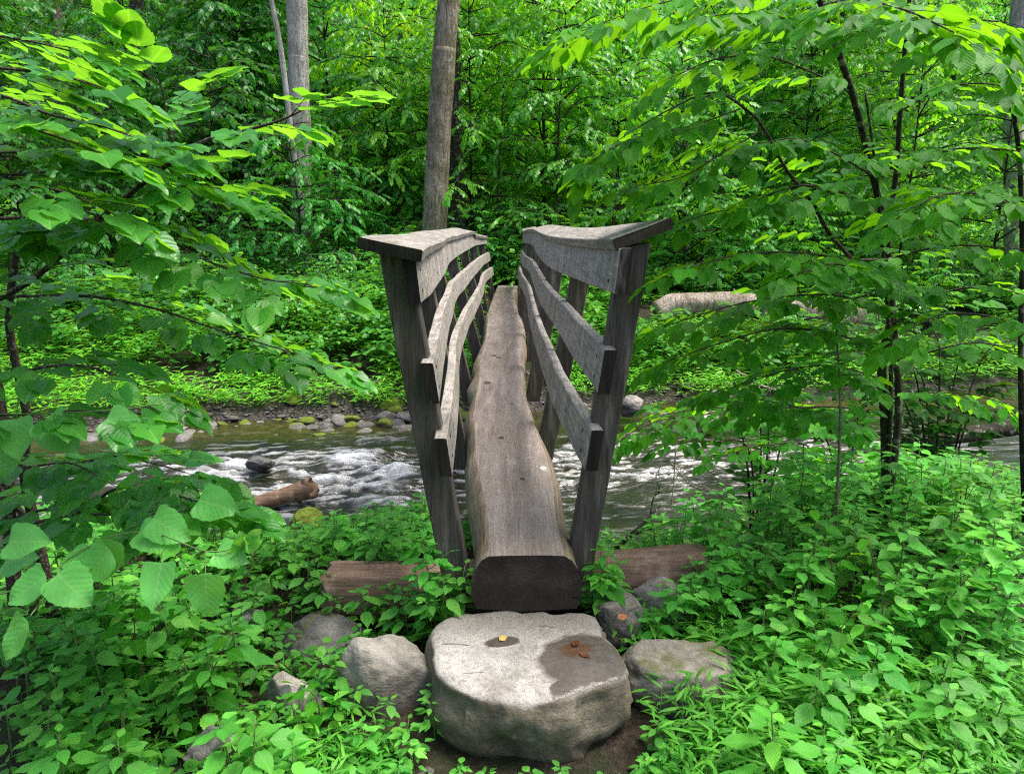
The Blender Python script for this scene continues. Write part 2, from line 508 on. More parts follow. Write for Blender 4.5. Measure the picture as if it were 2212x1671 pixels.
class Leaves:
    def __init__(s, tpl):
        s.t = TPL[tpl]; s.P = []; s.D = []; s.U = []; s.S = []; s.R = []

    def add(s, p, d, u, size, r=None):
        s.P.append(p); s.D.append(d); s.U.append(u); s.S.append(size); s.R.append(random.random() if r is None else r)

    def flush(s, acc, mat=0):
        if not s.P: return
        P = np.array(s.P, float); D = np.array(s.D, float); U = np.array(s.U, float); S = np.array(s.S, float); Rr = np.array(s.R, float)
        D /= np.linalg.norm(D, axis=1)[:, None] + 1e-9
        X = np.cross(D, U); X /= np.linalg.norm(X, axis=1)[:, None] + 1e-9
        Z = np.cross(X, D)
        TV, TL, TT, TU = s.t
        n = len(P); k = len(TV)
        wv = 0.85 + 0.3 * np.random.default_rng(n).random(n)
        V = P[:, None, :] + S[:, None, None] * (TV[None, :, 0:1] * wv[:, None, None] * X[:, None, :] + TV[None, :, 1:2] * D[:, None, :] + TV[None, :, 2:3] * Z[:, None, :])
        L = (TL[None, :] + (np.arange(n) * k)[:, None]).reshape(-1)
        acc.add(V.reshape(-1, 3), L, np.tile(TT, n), mat, np.tile(TU, (n, 1)), np.repeat(Rr, k))


UP = np.array([0, 0, 1.0])


def rvec(s):
    return np.array([random.gauss(0, s), random.gauss(0, s), random.gauss(0, s)])


def spray(lv, acc, p0, dv, L, nl, size, droop=0.35, tw=0.0016, twmat=1, ang=52, leafdroop=0.25, tilt=0.22, petiole=0.12, rbias=None):
    """a twig with alternate leaves lying in one drooping plane"""
    p = np.array(p0, float); d = nrm(dv)
    k = max(4, nl // 2)
    pts = [p.copy()]
    for i in range(k):
        d = nrm(d + np.array([0, 0, -droop / k]) + rvec(0.05))
        p = p + d * L / k
        pts.append(p.copy())
    pts = np.array(pts)
    if twmat is not None:
        tube(acc, pts, np.linspace(tw, tw * 0.45, len(pts)), 4 if tw > 0.003 else 3, twmat, 0.4, cap=False)
    for i in range(nl):
        f = 0.12 + 0.88 * (i + 0.5) / nl
        x = f * k; a = min(int(x), k - 1); t = x - a
        q = pts[a] * (1 - t) + pts[a + 1] * t
        tg = nrm(pts[a + 1] - pts[a])
        sd = nrm(np.cross(tg, UP))
        sg = 1 if i % 2 else -1
        an = R(ang + random.uniform(-14, 14)) * (1 - 0.5 * f)
        ld = tg * math.cos(an) + sd * sg * math.sin(an) + np.array([0, 0, -leafdroop * random.uniform(0.2, 1.5)])
        ld = nrm(ld)
        u = nrm(UP + rvec(tilt))
        sz = size * random.uniform(0.7, 1.15) * (0.75 + 0.25 * math.sin(f * 3.0))
        b = q + ld * sz * petiole
        if twmat is not None and size > 0.075:
            tube(acc, [q, b], tw * 0.5, 3, twmat, 0.6, cap=False)
        lv.add(b, ld, u, sz, None if rbias is None else min(1, max(0, random.gauss(*rbias))))
    tg = nrm(pts[-1] - pts[-2])
    lv.add(pts[-1], nrm(tg + np.array([0, 0, -leafdroop])), nrm(UP + rvec(tilt)), size * 0.95, None if rbias is None else min(1, max(0, random.gauss(*rbias))))
    return pts


def leafy_branch(lv, acc, pts, r0, r1, side_len, every, nl, size, twmat=1, droop=0.35, start=0.15, tip=True, **kw):
    """limb along pts carrying alternate leafy sprays"""
    pts = np.asarray(pts, float)
    n = len(pts)
    tube(acc, pts, np.linspace(r0, r1, n), 6 if r0 > 0.006 else 4, twmat, 0.3, cap=True)
    seg = np.linalg.norm(np.diff(pts, axis=0), axis=1)
    cum = np.concatenate([[0], np.cumsum(seg)])
    s = cum[-1] * start
    sg = 1
    while s < cum[-1]:
        i = min(np.searchsorted(cum, s) - 1, n - 2); i = max(i, 0)
        t = (s - cum[i]) / seg[i]
        q = pts[i] * (1 - t) + pts[i + 1] * t
        tg = nrm(pts[i + 1] - pts[i])
        sd = nrm(np.cross(tg, UP))
        a = R(random.uniform(38, 65))
        f = s / cum[-1]
        Ls = side_len * (1.15 - 0.65 * f) * random.uniform(0.7, 1.2)
        dv = tg * math.cos(a) + sd * sg * math.sin(a) + np.array([0, 0, random.uniform(-0.15, 0.2)])
        spray(lv, acc, q, dv, Ls, max(3, int(nl * Ls / side_len)), size, droop, max(0.0011, r1 * 0.7), twmat, **kw)
        sg = -sg
        s += every * random.uniform(0.7, 1.3)
    if tip:
        spray(lv, acc, pts[-1], nrm(pts[-1] - pts[-2]), side_len * 0.7, nl, size, droop, max(0.0011, r1 * 0.7), twmat, **kw)


# ------------------------------------------------------------------ terrain
WATER = -0.86


def far_edge(x):
    return 8.85 + 0.16 * np.clip(x, -7, 7) + 0.25 * np.sin(np.asarray(x) * 1.3) * 0.5


def ground_z(x, y):
    x = np.asarray(x, float); y = np.asarray(y, float)
    p = np.stack([x, y, np.zeros_like(x)], -1).reshape(-1, 3)
    n1 = fbm(p * 0.35, 3, 3).reshape(x.shape)
    n2 = fbm(p * 1.7, 3, 9).reshape(x.shape)
    ne = 3.3 + 0.25 * n1 + 0.22 * np.clip(np.abs(x) - 1.2, 0, 4)
    near = -1.25 * sstep(0, 2.1, y - ne)
    fe = far_edge(x)
    t = y - fe
    bed = -1.25 + 0.30 * sstep(-1.6, 0.0, t)
    bar = bed + 0.30 * sstep(0.0, 1.3, t) + 0.68 * sstep(0.9, 3.4, t) + 0.05 * np.clip(t - 3.0, 0, 3)
    hill = 0.34 * np.clip(y - 15.2, 0, 80) * sstep(14, 19, y)
    z = np.where(y < ne + 2.1, near, bar + hill)
    amp = 0.03 + 0.05 * sstep(9.5, 13, y) + 0.5 * sstep(18, 30, y)
    z = z + n2 * np.minimum(amp, 0.12) * 0.5 + n1 * amp * 0.4 * (1 - 0.0)
    near_clear = np.exp(-((x - 0.05) ** 2 / 0.5 + (y - 2.2) ** 2 / 1.2))
    return z * (1 - 0.6 * near_clear)


def gz(x, y):
    return float(ground_z(np.array([x]), np.array([y]))[0])


def make_ground():
    ys = np.concatenate([np.linspace(-8, 1.4, 22), np.linspace(1.5, 5.6, 84), np.linspace(5.7, 15.9, 140), np.linspace(16, 90, 130)])
    xs = np.concatenate([np.linspace(-70, -8, 50), np.linspace(-7.9, 7.9, 230), np.linspace(8, 70, 50)])
    X, Y = np.meshgrid(xs, ys)
    Z = ground_z(X, Y)
    p = np.stack([X, Y, Z * 0], -1).reshape(-1, 3)
    fine = fbm(p * 9, 3, 21).reshape(X.shape) * 0.012
    Z = Z + fine
    n, m = X.shape
    acc = Acc()
    i = np.arange(n - 1)[:, None] * m; j = np.arange(m - 1)[None, :]
    q = np.stack([i + j, i + j + 1, i + m + j + 1, i + m + j], -1).reshape(-1)
    t = Y - far_edge(X)
    grav = sstep(-1.0, 0.0, t) * (1 - sstep(0.8, 1.4, t + 0.4 * fbm(p * 1.3, 2, 5).reshape(X.shape)))
    acc.add(np.stack([X, Y, Z], -1).reshape(-1, 3), q, np.full((n - 1) * (m - 1), 4), 0, None, grav.reshape(-1))
    mt, nt, out = newmat('forest_soil')
    N = NT(nt)
    tc = N.n('ShaderNodeTexCoord').outputs['Object']
    g = N.n('ShaderNodeAttribute', attribute_name='rnd').outputs['Fac']
    a = N.noise(tc, 3.0, 6, 0.65); b = N.noise(tc, 30, 5, 0.7); c = N.noise(tc, 1.1, 4)
    soil = N.ramp(b, [(0.3, (0.018, 0.013, 0.009)), (0.5, (0.045, 0.033, 0.022)), (0.7, (0.10, 0.075, 0.05))])
    soil = N.mix(N.ramp(a, [(0.45, 0), (0.6, 0.8)]), soil, (0.020, 0.040, 0.010))
    vo = N.n('ShaderNodeTexVoronoi'); vo.inputs['Scale'].default_value = 26; N.l(tc, vo.inputs['Vector'])
    gr = N.mix(1.0, N.ramp(N.noise(vo.outputs['Position'], 30, 2), [(0.3, (0.05, 0.045, 0.04)), (0.6, (0.14, 0.125, 0.11)), (0.8, (0.24, 0.22, 0.19))]), N.ramp(vo.outputs['Distance'], [(0.0, 1.0), (0.45, 0.7), (0.7, 0.25)]), 'MULTIPLY')
    col = N.mix(g, soil, gr)
    nm = N.bump(N.math('SUBTRACT', N.math('ADD', b, N.math('MULTIPLY', N.noise(tc, 9, 4), 1.2)), N.math('MULTIPLY', vo.outputs['Distance'], g)), 1.0, 0.05)
    N.l(N.principled(col, 0.85, nm, 0.25), out.inputs[0])
    o = link('ground', acc.mesh('ground', [mt]))
    tag(o, 'forest floor, stream bed and wooded hillside', kind='structure')


make_ground()

# ------------------------------------------------------------------ stream
FOAM = [(530, 1015, 0.55, 0.16, 1.0), (590, 1000, 0.4, 0.12, .8), (770, 1005, 0.40, 0.12, 1.0), (830, 1030, 0.42, 0.16, 1.0), (720, 1045, 0.5, 0.12, .9), (790, 1050, .5, .12, .9),
        (450, 1030, 0.5, 0.12, .8), (640, 1010, 0.5, .10, .6), (700, 960, .6, .08, .45), (400, 1060, .5, .12, .7), (800, 1085, .4, .1, .6),
        (1370, 975, 0.5, 0.14, .4), (1480, 985, 0.6, 0.16, .35), (1560, 1000, 0.6, 0.14, .25), (1700, 985, .7, .14, .25), (1640, 1010, .6, .14, .22), (1420, 1010, .5, .1, .5), (1330, 960, .4, .1, .6), (1250, 1000, .3, .15, .7)]


def make_stream():
    xs = np.concatenate([np.linspace(-16, -5.05, 60), np.linspace(-5, 5, 640), np.linspace(5.05, 16, 60)])
    ys = np.concatenate([np.linspace(3.2, 4.75, 24), np.linspace(4.8, 8.4, 330), np.linspace(8.44, 11.5, 80)])
    X, Y = np.meshgrid(xs, ys)
    p = np.stack([X, Y, 0 * X], -1).reshape(-1, 3)
    # current runs mostly across the picture and slants a little downhill to the left
    c, s = math.cos(0.16), math.sin(0.16)
    u = p[:, 0] * c + p[:, 1] * s
    v = -p[:, 0] * s + p[:, 1] * c
    rap = np.zeros(len(p)); foam = np.zeros(len(p))
    for (px, py, sx, sy, w) in FOAM:
        q = at_z(px, py, WATER)
        uu = q[0] * c + q[1] * s; vv = -q[0] * s + q[1] * c
        g = np.exp(-(((u - uu) / (sx * 0.75)) ** 2 + ((v - vv) / (sy * 1.5)) ** 2))
        foam = np.maximum(foam, g * w)
        rap = np.maximum(rap, np.exp(-(((u - uu) / (sx * 2.0)) ** 2 + ((v - vv) / (sy * 4)) ** 2)) * w)
    main = np.exp(-((v - 6.9) / 1.25) ** 2)
    q1 = np.stack([u * 1.6 + 0.5 * np.sin(v * 3), v * 4.2, 0 * u], -1)
    n1 = fbm(q1, 4, 31, 0.55)
    q2 = np.stack([u * 5.5, v * 13, 0 * u], -1)
    n2 = 1 - 2 * np.abs(fbm(q2, 3, 41, 0.5))
    z = n1 * (0.008 + 0.040 * rap + 0.010 * main) + n2 * (0.002 + 0.007 * rap + 0.003 * main) + 0.05 * rap - 0.04 * np.exp(-((v - 6.4) / .8) ** 2)
    warp = 0.10 * fbm(np.stack([u * 1.3, v * 2.0, 0 * u + 8], -1), 2, 71)
    st = fbm(np.stack([u * 3.0, (v + warp) * 17, 0 * u + 3], -1), 4, 57, 0.62)
    st2 = fbm(np.stack([u * 9.0, (v + warp) * 30, 0 * u + 5], -1), 3, 63, 0.6)
    soft = foam ** 1.3 * (0.62 + 0.55 * n1)
    f = np.clip(soft * (0.75 + 0.75 * st + 0.35 * st2) * 1.65 - 0.14, 0, 1)
    glint_thr = sstep(0.38, 0.95, st + 0.35 * st2 + 0.30 * rap - 0.1) * 0.5 * np.clip(main * 0.55 + rap, 0, 1)  # thin white threads: sky glints painted into the foam mask
    f = np.clip(np.maximum(f, glint_thr), 0, 1)
    z = z + f * 0.018 * (1 + st)
    t = p[:, 1] - far_edge(p[:, 0])
    shal = sstep(-0.55, 0.1, t + 0.25 * n1)
    acc = Acc()
    n, m = X.shape
    i = np.arange(n - 1)[:, None] * m; j = np.arange(m - 1)[None, :]
    q = np.stack([i + j, i + j + 1, i + m + j + 1, i + m + j], -1).reshape(-1)
    V = p.copy(); V[:, 2] = WATER + z
    acc.add(V, q, np.full((n - 1) * (m - 1), 4), 0, np.stack([shal, 0 * shal], -1), f)
    mt, nt, out = newmat('stream_water')
    N = NT(nt)
    tc = N.n('ShaderNodeTexCoord').outputs['Object']
    fo = N.n('ShaderNodeAttribute', attribute_name='rnd').outputs['Fac']
    uv = N.n('ShaderNodeUVMap').outputs[0]
    sp = N.n('ShaderNodeSeparateXYZ'); N.l(uv, sp.inputs[0])
    deep = N.ramp(N.noise(tc, 1.6, 4), [(0.35, (0.006, 0.008, 0.004)), (0.65, (0.020, 0.022, 0.009))])
    shc = N.ramp(N.noise(tc, 9, 5, 0.65), [(0.35, (0.012, 0.012, 0.005)), (0.65, (0.055, 0.044, 0.015))])
    col = N.mix(sp.outputs[0], deep, shc)
    rip = N.noise(N.mapping(tc, (8, 34, 10), rot=(0, 0, -0.16)), 1.0, 4, 0.62, 0.8)
    nm = N.bump(rip, 0.38, 0.02)
    w = N.principled(col, 0.06, nm, 0.38)
    fw = N.principled((0.72, 0.75, 0.78), 0.6, N.bump(N.noise(tc, 45, 4), 0.8, 0.02), 0.3)
    mx = N.n('ShaderNodeMixShader')
    N.l(N.math('MULTIPLY', fo, N.ramp(N.noise(N.mapping(tc, (7, 46, 10)), 1.6, 4), [(0.3, 0.55), (0.6, 1.0)])), mx.inputs[0])
    N.l(w, mx.inputs[1]); N.l(fw, mx.inputs[2]); N.l(mx.outputs[0], out.inputs[0])
    o = link('stream_water', acc.mesh('stream_water', [mt]))
    tag(o, 'dark stream with white riffles', kind='structure')


make_stream()


# ------------------------------------------------------------------ rocks
def ico(sub):
    bm = bmesh.new()
    bmesh.ops.create_icosphere(bm, subdivisions=sub, radius=1)
    V = np.array([v.co[:] for v in bm.verts]); F = np.array([[v.index for v in f.verts] for f in bm.faces])
    bm.free()
    return V, F


ICO = {k: ico(k) for k in (2, 3, 4, 5, 6)}


def rock_mesh(name, seed, dims, mat, sub=4, planes=9, rough=0.10, flat_top=None, pw=1.0):
    V, F = ICO[sub]
    V = V.copy()
    rg = np.random.default_rng(seed)
    V = np.sign(V) * np.abs(V) ** pw
    for _ in range(planes):
        nv = nrm(rg.normal(size=3)); dd = rg.uniform(0.62, 0.9)
        dt = V @ nv
        over = np.maximum(dt - dd, 0)
        V = V - nv[None] * (over * 0.88)[:, None]
    if flat_top is not None:
        over = np.maximum(V[:, 2] - flat_top, 0)
        V[:, 2] -= over * 0.92
    nn = V / (np.linalg.norm(V, axis=1)[:, None] + 1e-9)
    d = fbm(V * 1.6 + seed * 3.7, 4, seed) * rough + fbm(V * 7 + seed, 3, seed + 5) * rough * 0.18
    V = V + nn * d[:, None]
    V = V * np.asarray(dims)
    acc = Acc()
    acc.add(V, F.reshape(-1), np.full(len(F), 3), 0)
    return acc.mesh(name, [mat])


def boulder(seed, c, dims, mat, label, rz=0, tilt=(0, 0), name='boulder', **kw):
    me = rock_mesh(name, seed, dims, mat, 5, **kw)
    o = link(name, me)
    o.location = c
    o.rotation_euler = (tilt[0], tilt[1], rz)
    tag(o, label, 'boulder' if name == 'boulder' else 'stone')
    return o


# stepping stone
def make_stepping_stone():
    top = EYE - 1.53
    outline = [(940, 1345), (990, 1322), (1050, 1316), (1130, 1318), (1200, 1322), (1283, 1316), (1305, 1365), (1340, 1398), (1357, 1433), (1351, 1455), (1285, 1484),
               (1215, 1508), (1131, 1517), (1065, 1511), (1000, 1492), (956, 1466), (929, 1442), (928, 1400)]
    P = np.array([at_z(x, y, top)[:2] for x, y in outline])
    c = P.mean(0)
    ang = np.arctan2(P[:, 1] - c[1], P[:, 0] - c[0]); rad = np.hypot(P[:, 0] - c[0], P[:, 1] - c[1])
    o_ = np.argsort(ang); ang = ang[o_]; rad = rad[o_]
    ang = np.concatenate([ang - 2 * np.pi, ang, ang + 2 * np.pi]); rad = np.tile(rad, 3)
    K = 160
    th = np.linspace(-np.pi, np.pi, K, endpoint=False)
    r = np.interp(th, ang, rad)
    ker = np.array([1, 3, 4, 3, 1.]) / 12
    r = np.convolve(np.concatenate([r[-2:], r, r[:2]]), ker, 'valid')
    rings = []
    prof = [(0.0, 0.0), (0.15, 0), (0.3, 0), (0.45, 0), (0.6, 0), (0.72, 0), (0.82, 0), (0.90, -0.001), (0.95, -0.004), (0.985, -0.012), (1.0, -0.026), (1.012, -0.045), (1.025, -0.07), (1.03, -0.10),
            (1.03, -0.13), (1.022, -0.16), (1.0, -0.19), (0.97, -0.215), (0.93, -0.24), (0.86, -0.265), (0.75, -0.29)]
    V = []
    for f, dz in prof:
        for k in range(K):
            V.append((c[0] + math.cos(th[k]) * r[k] * f, c[1] + math.sin(th[k]) * r[k] * f, top + dz))
    V = np.array(V)
    n = fbm(V * 7, 5, 77, 0.55); n2 = fbm(V * np.array([6, 6, 14.]), 3, 81)
    rel = V - np.array([c[0], c[1], top - 0.1])
    nn = rel / (np.linalg.norm(rel, axis=1)[:, None] + 1e-9)
    side = sstep(0.01, 0.06, top - V[:, 2])
    blk = np.floor(fbm(V * np.array([5, 5, 3.]), 2, 85) * 4) / 4
    strata = np.abs(((V[:, 2] * 13 + 0.5 * n2) % 1) - 0.5)
    V[:, :2] += nn[:, :2] * ((0.016 * n + 0.012 * n2 + 0.018 * blk - 0.010 * sstep(0.12, 0.0, strata)) * (0.3 + side))[:, None]
    # layered, slightly dished top
    led = np.floor((fbm(V * 4.0, 3, 91) + V[:, 0] * 0.9) * 3.0) / 3.0
    V[:, 2] += (1 - side) * (0.007 * n + 0.010 * led)
    acc = Acc()
    nr = len(prof)
    i = np.arange(nr - 1)[:, None] * K; j = np.arange(K)[None, :]; j2 = (j + 1) % K
    q = np.stack([i + j, i + K + j, i + K + j2, i + j2], -1).reshape(-1)
    acc.add(V, q, np.full((nr - 1) * K, 4), 0)
    # material with a wet patch
    m, nt, out = newmat('stepping_stone_rock')
    N = NT(nt)
    tc = N.n('ShaderNodeTexCoord').outputs['Object']
    a = N.noise(tc, 7, 8, 0.62, 0.4); b = N.noise(tc, 42, 6, 0.7); cc = N.noise(N.mapping(tc, (1, 1, 2)), 15, 5, 0.65, 1.0)
    geo = N.n('ShaderNodeNewGeometry')
    spn = N.n('ShaderNodeSeparateXYZ'); N.l(geo.outputs['Normal'], spn.inputs[0])
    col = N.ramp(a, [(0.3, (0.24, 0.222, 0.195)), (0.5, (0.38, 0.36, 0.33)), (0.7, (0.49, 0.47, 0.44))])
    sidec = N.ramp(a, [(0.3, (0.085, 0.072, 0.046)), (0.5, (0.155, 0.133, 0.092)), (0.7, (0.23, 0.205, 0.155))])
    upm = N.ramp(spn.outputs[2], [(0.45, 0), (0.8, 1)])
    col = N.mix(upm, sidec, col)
    col = N.mix(0.5, col, N.ramp(b, [(0.3, 0.5), (0.5, 0.95), (0.7, 1.2)]), 'MULTIPLY')
    col = N.mix(N.ramp(cc, [(0.62, 0), (0.70, 0.5)]), col, (0.11, 0.10, 0.085))
    # browner and darker toward the back, next to the log
    sp = N.n('ShaderNodeSeparateXYZ'); N.l(tc, sp.inputs[0])
    back = N.ramp(N.math('ADD', sp.outputs[1], N.math('MULTIPLY', N.math('SUBTRACT', a, 0.5), 0.22)), [(0.0, 0), (1.0, 0)])
    bk = N.n('ShaderNodeMapRange'); bk.interpolation_type = 'SMOOTHSTEP'
    bk.inputs[1].default_value = 2.36; bk.inputs[2].default_value = 2.52; N.l(N.math('ADD', sp.outputs[1], N.math('MULTIPLY', N.math('SUBTRACT', a, 0.5), 0.5)), bk.inputs[0])
    col = N.mix(N.math('MULTIPLY', bk.outputs[0], 0.6), col, (0.13, 0.112, 0.085))

    def blob(wx, wy, rx, ry, rot, edge, wob=0.25, inner=0.0):
        mp = N.n('ShaderNodeMapping', vector_type='TEXTURE')
        mp.inputs['Location'].default_value = (wx, wy, 0); mp.inputs['Rotation'].default_value = (0, 0, rot); mp.inputs['Scale'].default_value = (rx, ry, 1)
        N.l(tc, mp.inputs['Vector'])
        s2 = N.n('ShaderNodeSeparateXYZ'); N.l(mp.outputs[0], s2.inputs[0])
        rr = N.math('SQRT', N.math('ADD', N.math('POWER', N.math('ABSOLUTE', s2.outputs[0]), 2.0), N.math('POWER', N.math('ABSOLUTE', s2.outputs[1]), 2.0)))
        rr = N.math('ADD', rr, N.math('MULTIPLY', N.math('SUBTRACT', N.noise(tc, 16, 3), 0.5), wob * 2))
        mr = N.n('ShaderNodeMapRange'); mr.interpolation_type = 'SMOOTHSTEP'
        mr.inputs[1].default_value = 1 - edge; mr.inputs[2].default_value = 1 + edge; mr.inputs[3].default_value = 1; mr.inputs[4].default_value = 0
        N.l(rr, mr.inputs[0])
        return mr.outputs[0]
    w1 = at_z(1262, 1425, top); w2 = at_z(1085, 1380, top); w3 = at_z(1245, 1405, top); w4 = at_z(1255, 1500, top)
    wet = N.math('MAXIMUM', blob(w1[0], w1[1], 0.16, 0.165, 0.0, 0.12, 0.16), N.math('MAXIMUM', blob(w2[0], w2[1], 0.06, 0.035, 0.2, 0.12, 0.3), blob(w4[0], w4[1] + 0.02, 0.10, 0.09, 0, 0.08, 0.2)))
    wet = N.math('MULTIPLY', wet, upm)
    col = N.mix(wet, col, N.mix(1.0, col, (0.25, 0.225, 0.21), 'MULTIPLY'))
    rust = N.math('MULTIPLY', blob(w3[0], w3[1], 0.06, 0.045, 0.6, 0.4, 0.4), wet)
    col = N.mix(N.math('MULTIPLY', rust, 0.75), col, (0.085, 0.038, 0.012))
    rough = N.math('SUBTRACT', 0.82, N.math('MULTIPLY', wet, 0.62))
    ck = None
    for (px, py, rx, ro) in ((985, 1387, 0.045, -0.10), (1022, 1448, 0.03, 0.12), (1185, 1352, 0.03, -0.25)):
        qc = at_z(px, py, top)
        bl_ = blob(qc[0], qc[1], rx, 0.0028, ro, 0.35, 0.7)
        ck = bl_ if ck is None else N.math('MAXIMUM', ck, bl_)
    ck = N.math('MULTIPLY', ck, upm)
    col = N.mix(N.math('MULTIPLY', ck, 0.5), col, (0.06, 0.052, 0.042))
    pit = N.ramp(N.noise(tc, 95, 3, 0.7), [(0.60, 0), (0.68, 1)])
    col = N.mix(N.math('MULTIPLY', pit, 0.22), col, (0.09, 0.08, 0.06))
    h = N.math('ADD', N.math('MULTIPLY', a, 0.8), N.math('ADD', N.math('MULTIPLY', b, 0.4), N.math('MULTIPLY', cc, 0.4)))
    h = N.math('SUBTRACT', h, N.math('ADD', N.math('MULTIPLY', ck, 0.8), N.math('MULTIPLY', pit, 0.12)))
    h = N.math('MULTIPLY', h, N.math('SUBTRACT', 1.0, N.math('MULTIPLY', wet, 0.72)))
    nm = N.bump(h, 0.9, 0.02)
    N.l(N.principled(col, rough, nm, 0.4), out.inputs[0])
    o = link('stepping_stone', acc.mesh('stepping_stone', [m]))
    tag(o, 'large flat pale stepping stone with a wet patch at the foot of the log bridge', 'stepping stone')
    return top


ST_TOP = make_stepping_stone()


def rock_at(seed, X0, X1, Y0, Y1, d, mat, label, depth=0.8, hfac=1.25, **kw):
    a = at((X0 + X1) / 2, (Y0 + Y1) / 2, d)
    cd = d * math.cos(PITCH) + (EYE - a[2]) * math.sin(PITCH)
    w = (X1 - X0) / FPX * cd; h = (Y1 - Y0) / FPX * cd
    c = (a[0], d + 0.02, a[2] - h * 0.18)
    return boulder(seed, c, (w / 2 * 1.06, w / 2 * depth, h / 2 * hfac), mat, label, **kw)


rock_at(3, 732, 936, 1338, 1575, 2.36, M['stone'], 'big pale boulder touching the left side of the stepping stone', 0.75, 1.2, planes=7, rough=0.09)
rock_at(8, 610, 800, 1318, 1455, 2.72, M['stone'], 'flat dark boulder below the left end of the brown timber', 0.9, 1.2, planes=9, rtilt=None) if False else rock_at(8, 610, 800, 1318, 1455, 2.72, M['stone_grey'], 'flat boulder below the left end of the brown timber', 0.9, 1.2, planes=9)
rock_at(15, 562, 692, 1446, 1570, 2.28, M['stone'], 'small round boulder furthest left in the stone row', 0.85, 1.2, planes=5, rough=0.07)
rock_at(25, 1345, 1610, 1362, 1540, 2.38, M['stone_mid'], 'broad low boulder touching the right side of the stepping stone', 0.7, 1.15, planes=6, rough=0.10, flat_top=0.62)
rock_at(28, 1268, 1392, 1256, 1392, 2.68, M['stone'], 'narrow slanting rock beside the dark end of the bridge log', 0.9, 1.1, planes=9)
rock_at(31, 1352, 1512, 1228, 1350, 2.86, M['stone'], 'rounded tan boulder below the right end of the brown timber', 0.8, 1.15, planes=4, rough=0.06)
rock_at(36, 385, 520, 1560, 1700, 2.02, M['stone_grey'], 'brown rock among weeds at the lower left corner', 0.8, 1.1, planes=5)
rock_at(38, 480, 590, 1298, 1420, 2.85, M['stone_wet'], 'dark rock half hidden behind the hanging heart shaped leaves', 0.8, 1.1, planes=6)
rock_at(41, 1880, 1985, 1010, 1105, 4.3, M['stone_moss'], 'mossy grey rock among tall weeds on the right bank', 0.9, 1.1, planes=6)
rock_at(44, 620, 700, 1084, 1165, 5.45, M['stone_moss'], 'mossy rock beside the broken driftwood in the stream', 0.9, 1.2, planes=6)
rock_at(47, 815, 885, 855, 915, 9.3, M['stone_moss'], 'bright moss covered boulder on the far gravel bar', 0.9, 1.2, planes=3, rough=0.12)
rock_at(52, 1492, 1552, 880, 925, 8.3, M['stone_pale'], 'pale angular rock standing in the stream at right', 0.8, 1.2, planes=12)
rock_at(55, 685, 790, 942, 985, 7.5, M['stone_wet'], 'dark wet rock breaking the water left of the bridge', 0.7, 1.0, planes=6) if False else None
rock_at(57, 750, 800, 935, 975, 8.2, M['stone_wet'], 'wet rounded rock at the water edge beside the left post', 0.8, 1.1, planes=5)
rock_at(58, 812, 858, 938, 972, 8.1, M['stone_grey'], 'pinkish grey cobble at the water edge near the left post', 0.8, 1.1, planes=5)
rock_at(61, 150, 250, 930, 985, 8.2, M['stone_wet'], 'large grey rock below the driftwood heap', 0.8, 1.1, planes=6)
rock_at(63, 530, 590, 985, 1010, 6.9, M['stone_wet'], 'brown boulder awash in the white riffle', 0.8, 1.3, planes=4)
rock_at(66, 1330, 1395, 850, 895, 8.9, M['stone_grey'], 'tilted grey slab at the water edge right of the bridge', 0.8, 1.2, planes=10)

# cobbles of the far gravel bar
COB = [rock_mesh('cobble', 100 + k, (1, random.uniform(0.6, 0.9), random.uniform(0.35, 0.65)), None, 3, planes=9, rough=0.10) for k in range(7)]
cob_mats = [M['stone_wet'], M['stone_grey'], M['stone_wet'], M['stone_moss'], M['stone_grey']]
for k, me in enumerate(COB):
    me.materials.clear(); me.materials.append(M['stone_wet'])
n_c = 0
for k in range(900):
    if n_c >= 235: break
    left = random.random() < 0.62
    x = random.uniform(-4.6, -0.5) if left else random.uniform(0.7, 4.4)
    t = abs(random.gauss(0.25, 0.40)) - 0.18
    if t > 1.3: continue
    y = float(far_edge(x)) + t
    if abs(x) < 0.55: continue
    s = random.choice([0.045, 0.06, 0.07, 0.09, 0.11, 0.15]) * random.uniform(0.8, 1.2)
    o = link('cobble', COB[k % 7])
    o.location = (x, y, gz(x, y) + s * 0.22)
    o.rotation_euler = (random.uniform(-0.3, 0.3), random.uniform(-0.3, 0.3), random.uniform(0, 6.28))
    o.scale = (s, s, s)
    o.material_slots[0].link = 'OBJECT'
    o.material_slots[0].material = random.choice(cob_mats if left else [M['stone_grey'], M['stone_wet'], M['stone_grey'], M['stone_pale']])
    tag(o, 'grey cobble lying on the gravel bar along the far water edge', 'cobble', 'cobbles of the far gravel bar')
    n_c += 1
for k in range(34):
    x = random.uniform(-2.6, -0.62) if k < 24 else random.uniform(0.75, 2.2)
    y = float(far_edge(x)) + random.gauss(0.05, 0.22)
    s = random.uniform(0.10, 0.19)
    o = link('cobble', COB[k % 7])
    o.location = (x, y, gz(x, y) + s * 0.2)
    o.rotation_euler = (random.uniform(-0.3, 0.3), random.uniform(-0.3, 0.3), random.uniform(0, 6.28)); o.scale = (s, s, s)
    o.material_slots[0].link = 'OBJECT'; o.material_slots[0].material = random.choice([M['stone_grey'], M['stone_wet'], M['stone'], M['stone_moss']])
    tag(o, 'large cobble among smaller ones at the far water edge', 'cobble', 'large cobbles of the far water edge')
